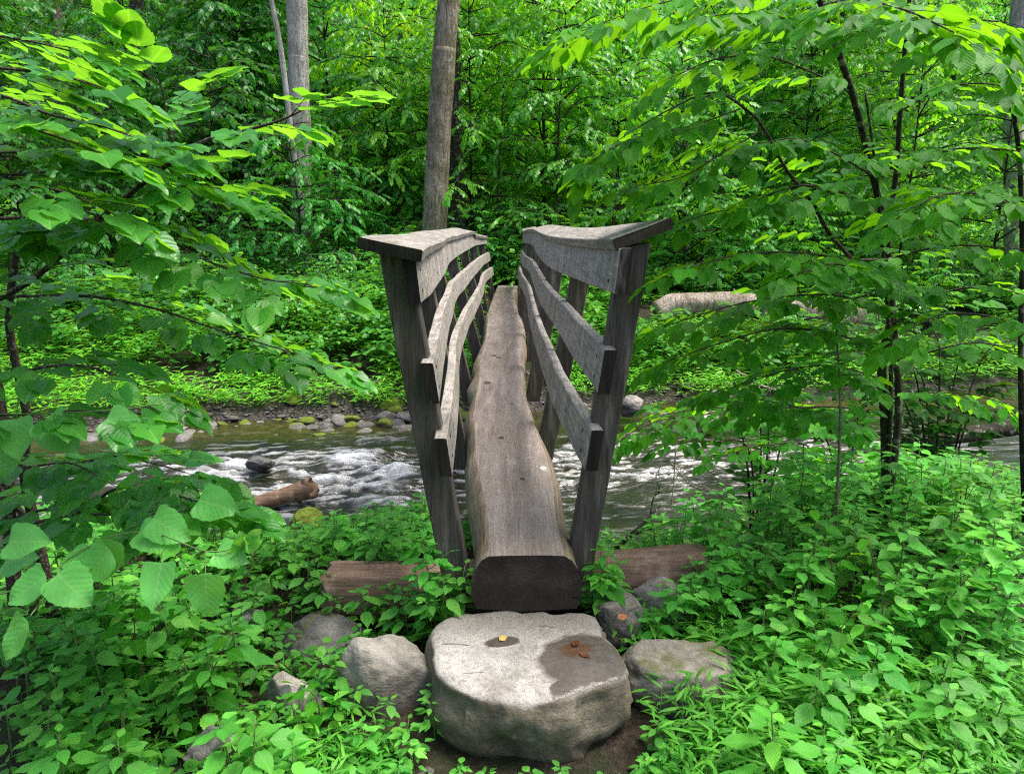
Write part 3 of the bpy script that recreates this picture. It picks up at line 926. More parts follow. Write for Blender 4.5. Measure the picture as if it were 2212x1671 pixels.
# pebbles on the trail in front of the stepping stone
for k in range(46):
    x = random.uniform(-0.75, 1.1); y = random.uniform(1.72, 2.05)
    if -0.25 < x < 0.36 and y > 1.99: continue
    s = random.uniform(0.010, 0.032)
    o = link('trail_stone', COB[k % 7])
    o.location = (x, y, gz(x, y) + s * 0.25)
    o.rotation_euler = (0, 0, random.uniform(0, 6.28)); o.scale = (s, s, s * 0.8)
    o.material_slots[0].link = 'OBJECT'; o.material_slots[0].material = M['stone_grey']
    tag(o, 'small flat grey stone on the soil in front of the stepping stone', 'stone', 'small stones on the trail')


# gravel (stuff)
def make_gravel():
    acc = Acc()
    V0, F0 = ICO[2]
    rg = np.random.default_rng(5)
    var = []
    for k in range(6):
        V = V0.copy()
        for _ in range(6):
            nv = nrm(rg.normal(size=3)); dt = V @ nv; V = V - nv[None] * (np.maximum(dt - 0.7, 0))[:, None]
        var.append(V * np.array([1, 0.75, 0.5]))
    N_ = 1500
    for k in range(N_):
        x = rg.uniform(-6, 6.5); t = rg.uniform(-0.25, 1.5); y = float(far_edge(x)) + t
        s = rg.uniform(0.012, 0.045)
        a = rg.uniform(0, 6.28); c, sn = math.cos(a), math.sin(a)
        V = var[k % 6] * s
        V = np.stack([V[:, 0] * c - V[:, 1] * sn + x, V[:, 0] * sn + V[:, 1] * c + y, V[:, 2]], -1)
        V[:, 2] += gz(x, y) + s * 0.2
        acc.add(V, F0.reshape(-1), np.full(len(F0), 3), 0)
    o = link('gravel', acc.mesh('gravel', [M['stone_wet']]))
    tag(o, 'fine grey gravel between the cobbles of the far bank', 'gravel', kind='stuff')


make_gravel()

# ------------------------------------------------------------------ the log bridge
bridge = empty('log_bridge', (0, 0, 0))
tag(bridge, 'narrow hewn log footbridge with splayed weathered plank railings over the stream', 'footbridge')


def on_line(X, Y, a, b):
    r = ray(X, Y); t = -r[2]
    d = (a - 2.6 * b) / (t - b)
    return d, d * r[0]


def prof_fn(rows):
    rows = sorted(rows)
    D = np.array([r[0] for r in rows]); Xs = np.array([r[1] for r in rows])
    g = np.linspace(2.3, 14.2, 240)
    v = np.interp(g, D, Xs)
    sl0 = (Xs[1] - Xs[0]) / max(D[1] - D[0], 0.2); sl1 = 0
    v = np.where(g < D[0], Xs[0] + (g - D[0]) * np.clip(sl0, -0.15, 0.15), v)
    w = 0.16 + 0.03 * (g - 2.3)
    W = np.exp(-0.5 * ((g[:, None] - g[None, :]) / w[:, None]) ** 2)
    v = (W @ v) / W.sum(1)
    return lambda d: np.interp(d, g, v)


Lz = lambda l: [(756 + x * .17126, 459 + y * .17126) for x, y in l]
Rz = lambda l: [(1080 + x * .17126, 459 + y * .17126) for x, y in l]
Mz = lambda l: [(810 + x * .27474, 729 + y * .27474) for x, y in l]
slope = lambda a, e: (e - a) / 10.9

log_top = lambda d: EYE - (1.29 + slope(1.29, 1.45) * (np.asarray(d) - 2.6))
logL = prof_fn([(2.57, -.087), (2.73, -.085), (2.94, -.102), (3.39, -.151), (3.66, -.19), (4.1, -.213), (4.63, -.249), (5.06, -.26), (5.69, -.255), (6.19, -.274), (6.56, -.30), (7.52, -.273), (9.22, -.30), (10.4, -.32), (13.2, -.26)])
logR = prof_fn([(2.58, .2), (2.79, .185), (3.0, .184), (3.39, .204), (3.8, .188), (4.26, .142), (4.92, .108), (5.3, .068), (6.19, .088), (6.56, .075), (8.53, .13), (9.07, .128), (10.0, .061), (12.1, 0.02), (13.5, .10)])


def rail_fn(pts, a, e):
    return prof_fn([on_line(x, y, a, slope(a, e)) for x, y in pts])


midL = rail_fn(Lz([(1775, 500), (1680, 545), (1500, 700), (1400, 800), (1310, 880), (1300, 950), (1270, 1050), (1220, 1180), (1180, 1350), (1120, 1671)]) + Mz([(480, 180)]), .557, .826)
midR = rail_fn(Rz([(270, 520), (300, 550), (390, 605), (410, 660), (440, 720), (500, 850), (560, 940), (640, 1030), (740, 1120), (840, 1250), (960, 1390), (1100, 1530), (1230, 1671)]) + Mz([(1780, 90)]), .512, .80)
lowL = rail_fn(Lz([(1820, 690), (1720, 740), (1690, 800), (1680, 890), (1620, 1010), (1540, 1150), (1480, 1250), (1420, 1400), (1370, 1550), (1350, 1671)]) + Mz([(650, 150), (640, 350), (610, 600), (585, 775)]), .845, 1.09)
lowR = rail_fn(Rz([(235, 740), (250, 790), (290, 840), (340, 930), (355, 1020), (370, 1110), (400, 1240), (440, 1370), (480, 1500), (530, 1620)]) + Mz([(1400, 270), (1500, 440), (1600, 620), (1680, 725)]), .82, 1.07)
topL = lambda d: midL(d) - 0.053
topR = lambda d: midR(d) + 0.042


def z_from(pts, xf):
    """height profile of an edge whose plan curve xf(d) is known"""
    g = np.linspace(2.4, 14.0, 1200)
    xs = xf(g)
    rows = []
    for X, Y in pts:
        r = ray(X, Y)
        i = int(np.argmin(np.abs(xs / g - r[0])))
        rows.append((g[i], EYE + r[2] * g[i]))
    return prof_fn(rows)


tLb = z_from(Lz([(895, 1135), (1000, 1040), (1110, 880), (1170, 790), (1220, 680), (1260, 620), (1350, 550), (1450, 490), (1580, 415), (1640, 410), (1745, 385)]), topL)
tRb = z_from(Rz([(285, 380), (380, 390), (435, 440), (450, 480), (520, 590), (680, 720), (850, 790), (1000, 850), (1150, 920), (1405, 1005)]), topR)
cLx = lambda d: topL(d) + 0.022
cRx = lambda d: topR(d) - 0.018
cLi = z_from(Lz([(875, 485), (1000, 420), (1150, 375), (1250, 310), (1350, 290), (1450, 265), (1560, 235), (1605, 252), (1735, 285)]), cLx)
cRi = z_from(Rz([(1375, 340), (1100, 340), (850, 325), (700, 310), (600, 290), (500, 250), (420, 210), (360, 205), (290, 240)]), cRx)
CW = 0.235


def section_loft(name, ds, secfn, mats, parent, matfn=None, smooth=False):
    """sweep a closed section along distance d; secfn(d) -> (k,2) points in (x,z), ordered"""
    S = [np.asarray(secfn(d)) for d in ds]
    k = len(S[0]); n = len(ds)
    V = np.array([[(x, d, z) for x, z in s] for s, d in zip(S, ds)]).reshape(-1, 3)
    i = np.arange(n - 1)[:, None] * k; j = np.arange(k)[None, :]; j2 = (j + 1) % k
    q = np.stack([i + j, i + j2, i + k + j2, i + k + j], -1).reshape(-1)
    L = np.concatenate([q, np.arange(k)[::-1], (n - 1) * k + np.arange(k)])
    T = np.concatenate([np.full((n - 1) * k, 4), [k, k]])
    mi = np.zeros(len(T), int)
    if matfn is not None:
        mi[:-2] = np.tile([matfn(a) for a in range(k)], n - 1)
    mi[-2:] = len(mats) - 1
    acc = Acc()
    acc.add(V, L, T, mi)
    me = acc.mesh(name, mats, smooth)
    bm = bmesh.new(); bm.from_mesh(me); bmesh.ops.recalc_face_normals(bm, faces=bm.faces); bm.to_mesh(me); bm.free()
    return link(name, me, parent)


def plank_section(xi, zt, zb, th, out, lean, ch=0.004):
    """upright plank: inner face at xi, thickness th outwards (out=+-1), leaning outwards by lean"""
    def pt(u, z):       # u = 0 inner .. th outer
        return (xi + out * (u + lean * (z - 0.5 * (zt + zb))), z)
    return [pt(0, zb + ch), pt(0, zt - ch), pt(ch, zt), pt(th - ch, zt), pt(th, zt - ch), pt(th, zb + ch), pt(th - ch, zb), pt(ch, zb)]


def wob(d, s, amp):
    return amp * float(vnoise(np.array([[d * 1.7, s * 3.3, 0.5]]), s)[0]) + amp * 0.4 * float(vnoise(np.array([[d * 6.0, s * 1.3, 2.5]]), s + 4)[0])


DS = np.concatenate([np.linspace(2.60, 6, 46), np.linspace(6.1, 13.6, 60)])
for out, xf, a, e, h0, h1, nm, sd, d0 in ((-1, midL, .557, .826, .162, .150, 'mid_rail', 3, 2.66), (1, midR, .512, .80, .170, .155, 'mid_rail', 5, 2.66),
                                       (-1, lowL, .845, 1.09, .155, .145, 'low_rail', 7, 2.64), (1, lowR, .82, 1.07, .160, .145, 'low_rail', 9, 2.66)):
    ds = DS[DS > d0]

    def sec(d, out=out, xf=xf, a=a, e=e, h0=h0, h1=h1, sd=sd):
        f = (d - 2.6) / 10.9
        zt = EYE - (a + (e - a) * f) + wob(d, sd, 0.008)
        zb = EYE - (a + (e - a) * f) - (h0 + (h1 - h0) * f) + wob(d, sd + 1, 0.010)
        return plank_section(float(xf(d)) , zt, zb, 0.047, out, 0.13)
    section_loft(nm, np.concatenate([[d0], ds]), sec, [M['rail'], M['endgrain']], bridge)

for out, xf, zb_, ci in ((-1, topL, tLb, cLi), (1, topR, tRb, cRi)):
    def sec(d, out=out, xf=xf, zb_=zb_, ci=ci):
        zt = float(ci(d)) - 0.030
        zb = min(float(zb_(d)), zt - 0.06) + wob(d, 13 + out, 0.003)
        return plank_section(float(xf(d)), zt, zb, 0.045, out, 0.10)
    ds = np.concatenate([[2.62], DS[DS > 2.66]])
    section_loft('top_rail', ds, sec, [M['rail'], M['endgrain']], bridge)

# hand rail caps: a long wavy plank, and on the left a short second one at the far end
capz = {-1: [(2.60, 0.040), (3.2, 0.045), (5, 0.05), (13.6, 0.05)], 1: [(2.72, 0.075), (3.6, 0.07), (5, 0.06), (13.6, 0.05)]}


def cap_sec(d, out, dz=0.0):
    xi = float((cLx if out < 0 else cRx)(d)) + out * wob(d, 21 + out, 0.008)
    zi = float((cLi if out < 0 else cRi)(d)) + dz
    rise = np.interp(d, [c[0] for c in capz[out]], [c[1] for c in capz[out]])
    W = CW + wob(d, 25 + out, 0.012)
    xo = xi + out * W; zo = zi + rise
    th = 0.042
    u = nrm([xo - xi, zo - zi]); nv = np.array([-u[1], u[0]]) * (1 if u[0] > 0 else -1)
    if nv[1] < 0: nv = -nv
    A = np.array([xi, zi]); B = np.array([xo, zo]); ch = 0.004
    mids = [A + (B - A) * f + nv * wob(d + f, 29, 0.003) for f in (0.33, 0.66)]
    return [A - nv * (th - ch), A - nv * ch, A + u * ch, mids[0], mids[1], B - u * ch, B - nv * ch, B - nv * (th - ch), B - u * ch - nv * th, A + u * ch - nv * th]


def cap(out, d0, d1, dz, skew):
    ds = np.concatenate([[d0], DS[(DS > d0 + 0.05) & (DS < d1 - 0.05)], [d1]])
    o = section_loft('handrail_cap', ds, lambda d: cap_sec(d, out, dz), [M['cap'], M['endgrain']], bridge)
    k = 10
    co = np.zeros(len(o.data.vertices) * 3); o.data.vertices.foreach_get('co', co); co = co.reshape(-1, 3)
    xi = np.abs(co[:, 0] - co[0, 0]) / CW
    w = np.exp(-(co[:, 1] - d0) / 0.25)
    co[:, 1] += skew * np.clip(xi, 0, 1.2) * w
    o.data.vertices.foreach_set('co', co.ravel())
    return o


cap(-1, 2.54, 10.6, 0.0, 0.10)
cap(-1, 10.55, 13.5, -0.035, 0.0)
cap(1, 2.66, 13.6, 0.0, 0.12)

# posts
for out, low, top_, ci in ((-1, lowL, topL, cLi), (1, lowR, topR, cRi)):
    for k, d in enumerate((2.80, 4.45, 6.2, 8.0, 9.8, 11.6, 13.3)):
        a_, e_ = (.845, 1.09) if out < 0 else (.82, 1.07)
        zl = EYE - (a_ + slope(a_, e_) * (d - 2.6)) - 0.07
        xl = float(low(d)); xt = float(top_(d)); zt_ = float(ci(d)) - 0.12
        mid = midL if out < 0 else midR
        am, em = (.557, .826) if out < 0 else (.512, .80)
        zm = EYE - (am + slope(am, em) * (d - 2.6)) - 0.08
        pz = np.array([zl, zm, zt_]); px_ = np.array([xl, float(mid(d)), xt]) + out * (0.018 if k == 0 else 0.034)
        ln = (px_[2] - px_[0]) / (zt_ - zl)
        fit = px_[0] + ln * (pz - zl)
        shift = max(np.max(out * (px_ - fit)), 0.0)          # keep the whole post just behind the rails' inner faces
        xl0 = px_[0] + out * shift
        ztop = float(ci(d)) - 0.028
        zbot = min(float(log_top(d)) - 0.30, zl - 0.5)
        if k == 0: zbot = float(log_top(d)) - 0.26

        def x_at(z):
            return xl0 + ln * (z - zl)
        rg = random.Random(k * 7 + out)
        W, Dp = (0.106 if k == 0 and out > 0 else 0.118 + rg.uniform(-0.008, 0.008)), 0.088
        bm = bmesh.new()
        nz = 9
        vs = []
        ch = 0.005
        for i in range(nz + 1):
            z = zbot + (ztop - zbot) * i / nz
            x0 = x_at(z); ring = []
            sec4 = [(ch, 0), (W - ch, 0), (W, ch), (W, Dp - ch), (W - ch, Dp), (ch, Dp), (0, Dp - ch), (0, ch)]
            for (u, v) in sec4:
                zz = z + (0.16 * u if i == nz else 0)
                ring.append(bm.verts.new((x0 + out * (u + wob(z * 1.5 + u * 9, 40 + k, 0.0015)), d - Dp / 2 + v + wob(z + v * 9, 50 + k, 0.0015), zz)))
            vs.append(ring)
        for i in range(nz):
            for j in range(8):
                bm.faces.new([vs[i][j], vs[i][(j + 1) % 8], vs[i + 1][(j + 1) % 8], vs[i + 1][j]])
        bm.faces.new(vs[0]); bm.faces.new(vs[-1])
        bmesh.ops.recalc_face_normals(bm, faces=bm.faces)
        me = bpy.data.meshes.new('post'); bm.to_mesh(me); bm.free()
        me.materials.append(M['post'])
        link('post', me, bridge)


M['nail'] = flat_mat('rusty_nail', (0.035, 0.025, 0.02), 0.6) if 'flat_mat' in globals() else M['endgrain']
for out, rails in ((-1, ((midL, .557, .826, .16), (lowL, .845, 1.09, .15))), (1, ((midR, .512, .80, .165), (lowR, .82, 1.07, .155)))):
    for d in (2.80, 4.45, 6.2, 8.0):
        spots_ = [(xf, EYE - (a_ + slope(a_, e_) * (d - 2.6)) - h_ * 0.5) for xf, a_, e_, h_ in rails]
        xt_ = topL if out < 0 else topR; zb_ = tLb if out < 0 else tRb; ci_ = cLi if out < 0 else cRi
        spots_.append((xt_, 0.5 * (float(zb_(d)) + float(ci_(d)) - 0.03)))
        for xf, z in spots_:
            for dz in (-0.04, 0.035):
                ac_ = Acc()
                xi_ = float(xf(d)) + out * 0.13 * dz
                tube(ac_, [(xi_ + out * 0.004, d + dz * 0.3, z + dz), (xi_ - out * 0.003, d + dz * 0.3, z + dz)], [0.0075, 0.0065], 8, 0)
                link('nail_head', ac_.mesh('nail_head', [M['nail']]), bridge)


# walking log
def log_material():
    m, nt, out = newmat('worn_log_top')
    N = NT(nt)
    tc = N.n('ShaderNodeTexCoord').outputs['Object']
    g = N.noise(N.mapping(tc, (11, 0.8, 11)), 1.6, 6, 0.6, 1.0)
    f = N.noise(N.mapping(tc, (85, 5, 85)), 2, 4, 0.65, 0.6)
    b = N.noise(tc, 2.2, 4, 0.6); cs = N.noise(N.mapping(tc, (1.0, 2.2, 1)), 9, 3)
    col = N.ramp(g, [(0.32, (0.20, 0.166, 0.142)), (0.5, (0.275, 0.232, 0.202)), (0.68, (0.35, 0.302, 0.266))])
    col = N.mix(N.ramp(b, [(0.40, 0.55), (0.62, 0)]), col, N.mix(1.0, col, (0.80, 0.76, 0.75), 'MULTIPLY'))
    col = N.mix(0.5, col, N.ramp(f, [(0.36, 0.62), (0.58, 1.06)]), 'MULTIPLY')
    ring = N.noise(N.mapping(tc, (9, 0.35, 9)), 1.5, 2, 0.5, 0.5)
    rg_ = N.math('ABSOLUTE', N.math('SUBTRACT', N.math('FRACT', N.math('MULTIPLY', ring, 14.0)), 0.5))
    col = N.mix(0.35, col, N.ramp(rg_, [(0.05, 0.62), (0.25, 1.05)]), 'MULTIPLY')
    saw = N.n('ShaderNodeTexWave', bands_direction='Y'); saw.inputs['Scale'].default_value = 22; saw.inputs['Distortion'].default_value = 1.5
    N.l(tc, saw.inputs['Vector'])
    col = N.mix(0.16, col, saw.outputs[1], 'MULTIPLY')
    fin = N.noise(N.mapping(tc, (160, 14, 160)), 2, 3, 0.7)
    col = N.mix(0.45, col, N.ramp(fin, [(0.35, 0.7), (0.6, 1.12)]), 'MULTIPLY')
    wear = N.math('MULTIPLY', N.ramp(cs, [(0.66, 0), (0.72, 1)]), N.ramp(N.noise(tc, 1.3, 2), [(0.45, 0), (0.55, 1)]))
    col = N.mix(N.math('MULTIPLY', wear, 0.6), col, (0.42, 0.40, 0.37))
    for (px, py, r, c, amt) in ((1080, 1078, 0.030, (0.25, 0.22, 0.19), .8), (1155, 1101, 0.032, (0.26, 0.23, 0.20), .85), (1052, 826, 0.035, (0.045, 0.038, 0.028), .9), (1067, 768, 0.032, (0.045, 0.038, 0.028), .9),
                             (1077, 772, 0.03, (0.05, 0.042, 0.03), .8), (1174, 1009, 0.02, (0.5, 0.48, 0.45), .9), (1104, 994, 0.03, (0.34, 0.30, 0.25), .5), (1107, 1000, 0.025, (0.34, 0.30, 0.25), .5), (1083, 945, 0.02, (0.035, 0.02, 0.015), .9), (1128, 1034, 0.014, (0.03, 0.02, 0.015), .9),
                             (1105, 872, .012, (.02, .02, .02), .9), (1097, 805, .012, (.02, .02, .02), .9)):
        d = 2.6
        for _ in range(6):
            q = at_z(px, py, float(log_top(d))); d = q[1]
        vd = N.n('ShaderNodeVectorMath', operation='DISTANCE')
        N.l(N.mapping(tc, (1, 0.62, 0)), vd.inputs[0]); vd.inputs[1].default_value = (q[0], q[1] * 0.62, 0)
        mk = N.n('ShaderNodeMapRange'); mk.inputs[1].default_value = r * 0.8; mk.inputs[2].default_value = r; mk.inputs[3].default_value = 1; mk.inputs[4].default_value = 0
        N.l(N.math('ADD', vd.outputs['Value'], N.math('MULTIPLY', N.math('SUBTRACT', f, 0.5), 0.012)), mk.inputs[0])
        col = N.mix(N.math('MULTIPLY', mk.outputs[0], amt), col, c)
    nm = N.bump(N.math('ADD', N.math('MULTIPLY', g, 0.5), f), 0.45, 0.006)
    N.l(N.principled(col, N.ramp(b, [(0.35, 0.45), (0.6, 0.7)]), nm, 0.4), out.inputs[0])
    return m


def end_mat():
    m, nt, out = newmat('log_end')
    N = NT(nt)
    tc = N.n('ShaderNodeTexCoord').outputs['Object']
    mp = N.mapping(tc, (1, 0, 1), (-0.03, 0, -0.30))
    wp = N.n('ShaderNodeVectorMath', operation='LENGTH'); N.l(mp, wp.inputs[0])
    n1 = N.noise(tc, 9, 4); n2 = N.noise(tc, 60, 4, 0.7)
    rr = N.math('ADD', wp.outputs['Value'], N.math('MULTIPLY', n1, 0.03))
    ring = N.math('ABSOLUTE', N.math('SUBTRACT', N.math('FRACT', N.math('MULTIPLY', rr, 62.0)), 0.5))
    at_ = N.n('ShaderNodeSeparateXYZ'); N.l(mp, at_.inputs[0])
    ang = N.math('ARCTAN2', at_.outputs[0], at_.outputs[2])
    crk = N.noise(None, 1.0)
    cb = N.n('ShaderNodeCombineXYZ'); N.l(N.math('MULTIPLY', ang, 5.0), cb.inputs[0]); N.l(N.math('MULTIPLY', wp.outputs['Value'], 4.0), cb.inputs[1])
    ck = N.ramp(N.noise(cb.outputs[0], 1.6, 4, 0.7), [(0.60, 0), (0.66, 1)])
    col = N.ramp(n1, [(0.3, (0.014, 0.010, 0.008)), (0.55, (0.030, 0.022, 0.017)), (0.75, (0.060, 0.043, 0.032))])
    col = N.mix(0.28, col, N.ramp(ring, [(0.05, 0.5), (0.3, 1.15)]), 'MULTIPLY')
    col = N.mix(0.5, col, N.ramp(n2, [(0.35, 0.6), (0.65, 1.4)]), 'MULTIPLY')
    col = N.mix(N.math('MULTIPLY', ck, 0.8), col, (0.004, 0.003, 0.003))
    nm = N.bump(N.math('SUBTRACT', N.math('ADD', N.math('MULTIPLY', ring, 0.3), n2), N.math('MULTIPLY', ck, 2.0)), 0.5, 0.005)
    N.l(N.principled(col, 0.75, nm, 0.3), out.inputs[0])
    return m


LOGM = [log_material(), M['stripped'], end_mat()]


def log_sec(d):
    xl, xr, zt = float(logL(d)), float(logR(d)), float(log_top(d))
    th = 0.235 + 0.03 * min(1, (d - 2.6) / 4)
    bl = 0.050 + 0.024 * math.exp(-(d - 2.6) / 0.6) + 0.008 * math.sin(d * 2.1) + wob(d, 61, 0.016)
    br = 0.034 + 0.034 * math.exp(-(d - 2.6) / 0.5) + 0.006 * math.sin(d * 1.7 + 2) + wob(d, 63, 0.012)
    burl = 0.045 * math.exp(-((d - 5.75) / 0.28) ** 2) + 0.03 * math.exp(-((d - 4.75) / 0.25) ** 2)
    bl += burl
    P = []
    for f in np.linspace(0, 1, 9):
        P.append((xl + (xr - xl) * f, zt - 0.004 * (2 * f - 1) ** 2 + wob(d * 1.0 + f * 2, 65, 0.0025)))
    n = lambda i: wob(d * 1.5 + i * 1.7, 67 + i, 0.010)
    P += [(xr + br * 0.42 + n(1) * .5, zt - 0.022), (xr + br * 0.78 + n(2), zt - 0.062), (xr + br + n(3), zt - 0.115), (xr + br + n(4), zt - 0.175), (xr + br * 0.75, zt - th * 0.96)]
    P += [(xr * 0.4 + xl * 0.6, zt - th - 0.004)]
    P += [(xl - bl * 0.75, zt - th * 0.96), (xl - bl - n(5), zt - 0.175), (xl - bl - n(6), zt - 0.115), (xl - bl * 0.78 - n(7), zt - 0.062), (xl - bl * 0.42 - n(8) * .5, zt - 0.022)]
    return P


ds = np.concatenate([np.linspace(2.575, 7, 90), np.linspace(7.08, 13.9, 80)])
lg = section_loft('walking_log', ds, log_sec, LOGM, bridge, lambda a: 0 if a < 8 else 1, smooth=True)
if True:
    bm = bmesh.new(); bm.from_mesh(lg.data)
    for e in bm.edges:
        if len(e.link_faces) == 2 and e.calc_face_angle(0) > 0.6: e.smooth = False
    bm.to_mesh(lg.data); bm.free()

# cross timber under the near end of the bridge
sill = None
acc = Acc()
pts = curve([(-0.80, 2.93, 0.135), (-0.3, 2.95, 0.13), (0.3, 3.0, 0.14), (0.86, 3.04, 0.17)], 40)
K = 14
V = []
for i, p in enumerate(pts):
    for k in range(K):
        a = 2 * math.pi * k / K
        rr = 0.118 / max(abs(math.cos(a)) ** 1.0, abs(math.sin(a))) * (0.80 + 0.20 * abs(math.sin(2 * a)) ** 0 * 0.6)
        rr = min(rr, 0.128)
        e = wob(i * 0.2 + math.cos(a), 80 + k % 3, 0.005)
        V.append((p[0] + (0.02 * math.sin(k * 2.3) if i in (0, len(pts) - 1) else 0), p[1] + math.cos(a) * (rr + e), p[2] + math.sin(a) * (rr + e)))
n = len(pts)
i = np.arange(n - 1)[:, None] * K; j = np.arange(K)[None, :]; j2 = (j + 1) % K
q = np.stack([i + j, i + j2, i + K + j2, i + K + j], -1).reshape(-1)
acc.add(np.array(V), np.concatenate([q, np.arange(K)[::-1], (n - 1) * K + np.arange(K)]), np.concatenate([np.full((n - 1) * K, 4), [K, K]]), 0)
sill = link('cross_timber', acc.mesh('cross_timber', [M['sill']], True))
tag(sill, 'reddish brown cross timber lying under the near end of the bridge log', 'timber')
bm = bmesh.new(); bm.from_mesh(sill.data); bmesh.ops.recalc_face_normals(bm, faces=bm.faces)
for e in bm.edges:
    if len(e.link_faces) == 2 and e.calc_face_angle(0) > 0.6: e.smooth = False
bm.to_mesh(sill.data); bm.free()


# ------------------------------------------------------------------ fallen wood
def wood_piece(name, pts, r0, r1, mat, label, cat, seed=1, sides=14, n=36, wobv=0.16, jag=0.0, subs=()):
    acc = Acc()
    P = curve(pts, n)
    P = P + np.stack([fbm(P * 1.4 + seed, 2, seed), fbm(P * 1.4 + seed + 9, 2, seed + 1), fbm(P * 1.4 + seed + 5, 2, seed + 2)], -1) * r0 * 0.3
    tube(acc, P, np.linspace(r0, r1, n), sides, 0, 0.5, True, wobv, seed)
    for (f, dv, L, r) in subs:
        q = P[int(f * (n - 1))]
        dv = nrm(dv)
        tube(acc, [q, q + dv * L * 0.5 + rvec(0.01), q + dv * L], [r, r * 0.7, r * 0.25], 6, 0)
    if jag:
        V = acc.V[0].reshape(n, sides, 3)
        ax = nrm(P[-1] - P[-2])
        rg = np.random.default_rng(seed)
        for k, row in enumerate((n - 1, n - 2, n - 3)):
            V[row] += ax[None] * (rg.uniform(-jag, jag, sides) * (1 - k * 0.3))[:, None]
        acc.V[0] = V.reshape(-1, 3)
    o = link(name, acc.mesh(name, [mat]))
    tag(o, label, cat)
    return o


wood_piece('fallen_log', [at(1415, 668, 11.9), at(1600, 662, 12.2), at(1760, 680, 12.45), at(1880, 692, 12.7), at(1960, 700, 12.9)], 0.19, 0.15, M['bark_log'], 'thick pale barked fallen log lying on the far bank right of the bridge', 'fallen log', 4, 22, 70, 0.13, 0.08,
           [(0.22, (0.1, -0.3, 1), 0.25, 0.05), (0.45, (0.3, -0.5, .6), 0.5, 0.04)])
wood_piece('fallen_log', [at(1945, 952, 5.6), at(2080, 940, 5.75), at(2230, 924, 5.9), at(2400, 915, 6.0)], 0.070, 0.062, M['bark_dark'], 'dark slender log reaching over the water at the right edge', 'fallen log', 6, 12, 30)
wood_piece('fallen_log', [at(1225, 830, 10.3), at(1330, 830, 10.35), at(1445, 822, 10.5)], 0.055, 0.035, M['bark_dark'], 'dark straight branch lying along the far bank behind the right railing', 'branch', 7, 10, 24)
wood_piece('fallen_log', [at(748, 872, 9.45), at(800, 836, 9.7), at(885, 782, 10.2)], 0.068, 0.05, M['bark_grey'], 'slim pale grey log propped on the far bank beside the left post', 'fallen log', 8, 12, 30, 0.2, 0.06)
wood_piece('driftwood', [at(535, 1092, 6.15), at(580, 1082, 6.2), at(630, 1068, 6.25), at(672, 1054, 6.3)], 0.045, 0.085, M['drift'], 'splintered orange brown driftwood stranded in the rapids', 'driftwood', 9, 14, 26, 0.25, 0.07,
           [(0.75, (0.3, -0.2, 1), 0.10, 0.035), (0.85, (0.5, -0.1, 0.8), 0.10, 0.03), (0.8, (0.2, -.2, -1), .14, .04)])
k = 0
for (a, b, d0, d1, r, mt, lab) in (((150, 905), (300, 838), 9.6, 10.0, 0.07, 'bark_grey', 'grey rotting log crossing the driftwood heap on the far left bank'), ((190, 860), (250, 842), 9.6, 9.7, 0.11, 'drift', 'thick reddish broken log end in the driftwood heap'),
                                ((230, 890), (370, 868), 9.2, 9.5, 0.03, 'bark_dark', 'dark stick lying low across the driftwood heap'), ((262, 890), (285, 868), 9.1, 9.2, 0.02, 'twig_white', 'short white peeled stick in the driftwood heap'),
                                ((210, 870), (330, 858), 9.7, 10, 0.045, 'bark_log', 'pale barked stick in the driftwood heap'), ((175, 930), (215, 905), 8.7, 8.9, 0.03, 'drift', 'small reddish stick leaning on the grey rock'), ((120, 880), (210, 900), 9.4, 9.3, .05, 'bark_dark', 'dark mossy stick at the left of the driftwood heap'),
                                ((215, 925), (245, 895), 8.6, 8.7, 0.022, 'twig_white', 'white broken stick at the water side of the driftwood heap')):
    k += 1
    wood_piece('driftwood', [at(*a, d0), (at(*a, d0) + at(*b, d1)) / 2 + rvec(0.03), at(*b, d1)], r, r * 0.75, M[mt], lab, 'driftwood', 30 + k, 9, 16, 0.2, 0.03)

# dead pale twigs hanging over the water
def dead_branch(label, pts, seed, mat, r=0.006, nsub=7, down=0.6):
    random.seed(seed)
    acc = Acc()
    P = curve(pts, 20)
    tube(acc, P, np.linspace(r, r * 0.4, 20), 5, 0)
    for k in range(nsub):
        q = P[random.randint(3, 18)]
        dv = nrm(np.array([random.uniform(-0.6, 0.6), random.uniform(-0.4, 0.4), -down * random.random() + 0.2 * random.random()]))
        L = random.uniform(0.1, 0.3)
        sub = curve([q, q + dv * L * 0.5 + rvec(0.012), q + dv * L + rvec(0.02)], 7)
        tube(acc, sub, np.linspace(r * 0.45, r * 0.18, 7), 4, 0)
        for _ in range(2):
            q2 = sub[random.randint(2, 5)]; d2 = nrm(dv + rvec(0.6))
            tube(acc, [q2, q2 + d2 * L * 0.4], [r * 0.22, r * 0.12], 3, 0)
    o = link('dead_branch', acc.mesh('dead_branch', [mat]))
    tag(o, label, 'dead branch')


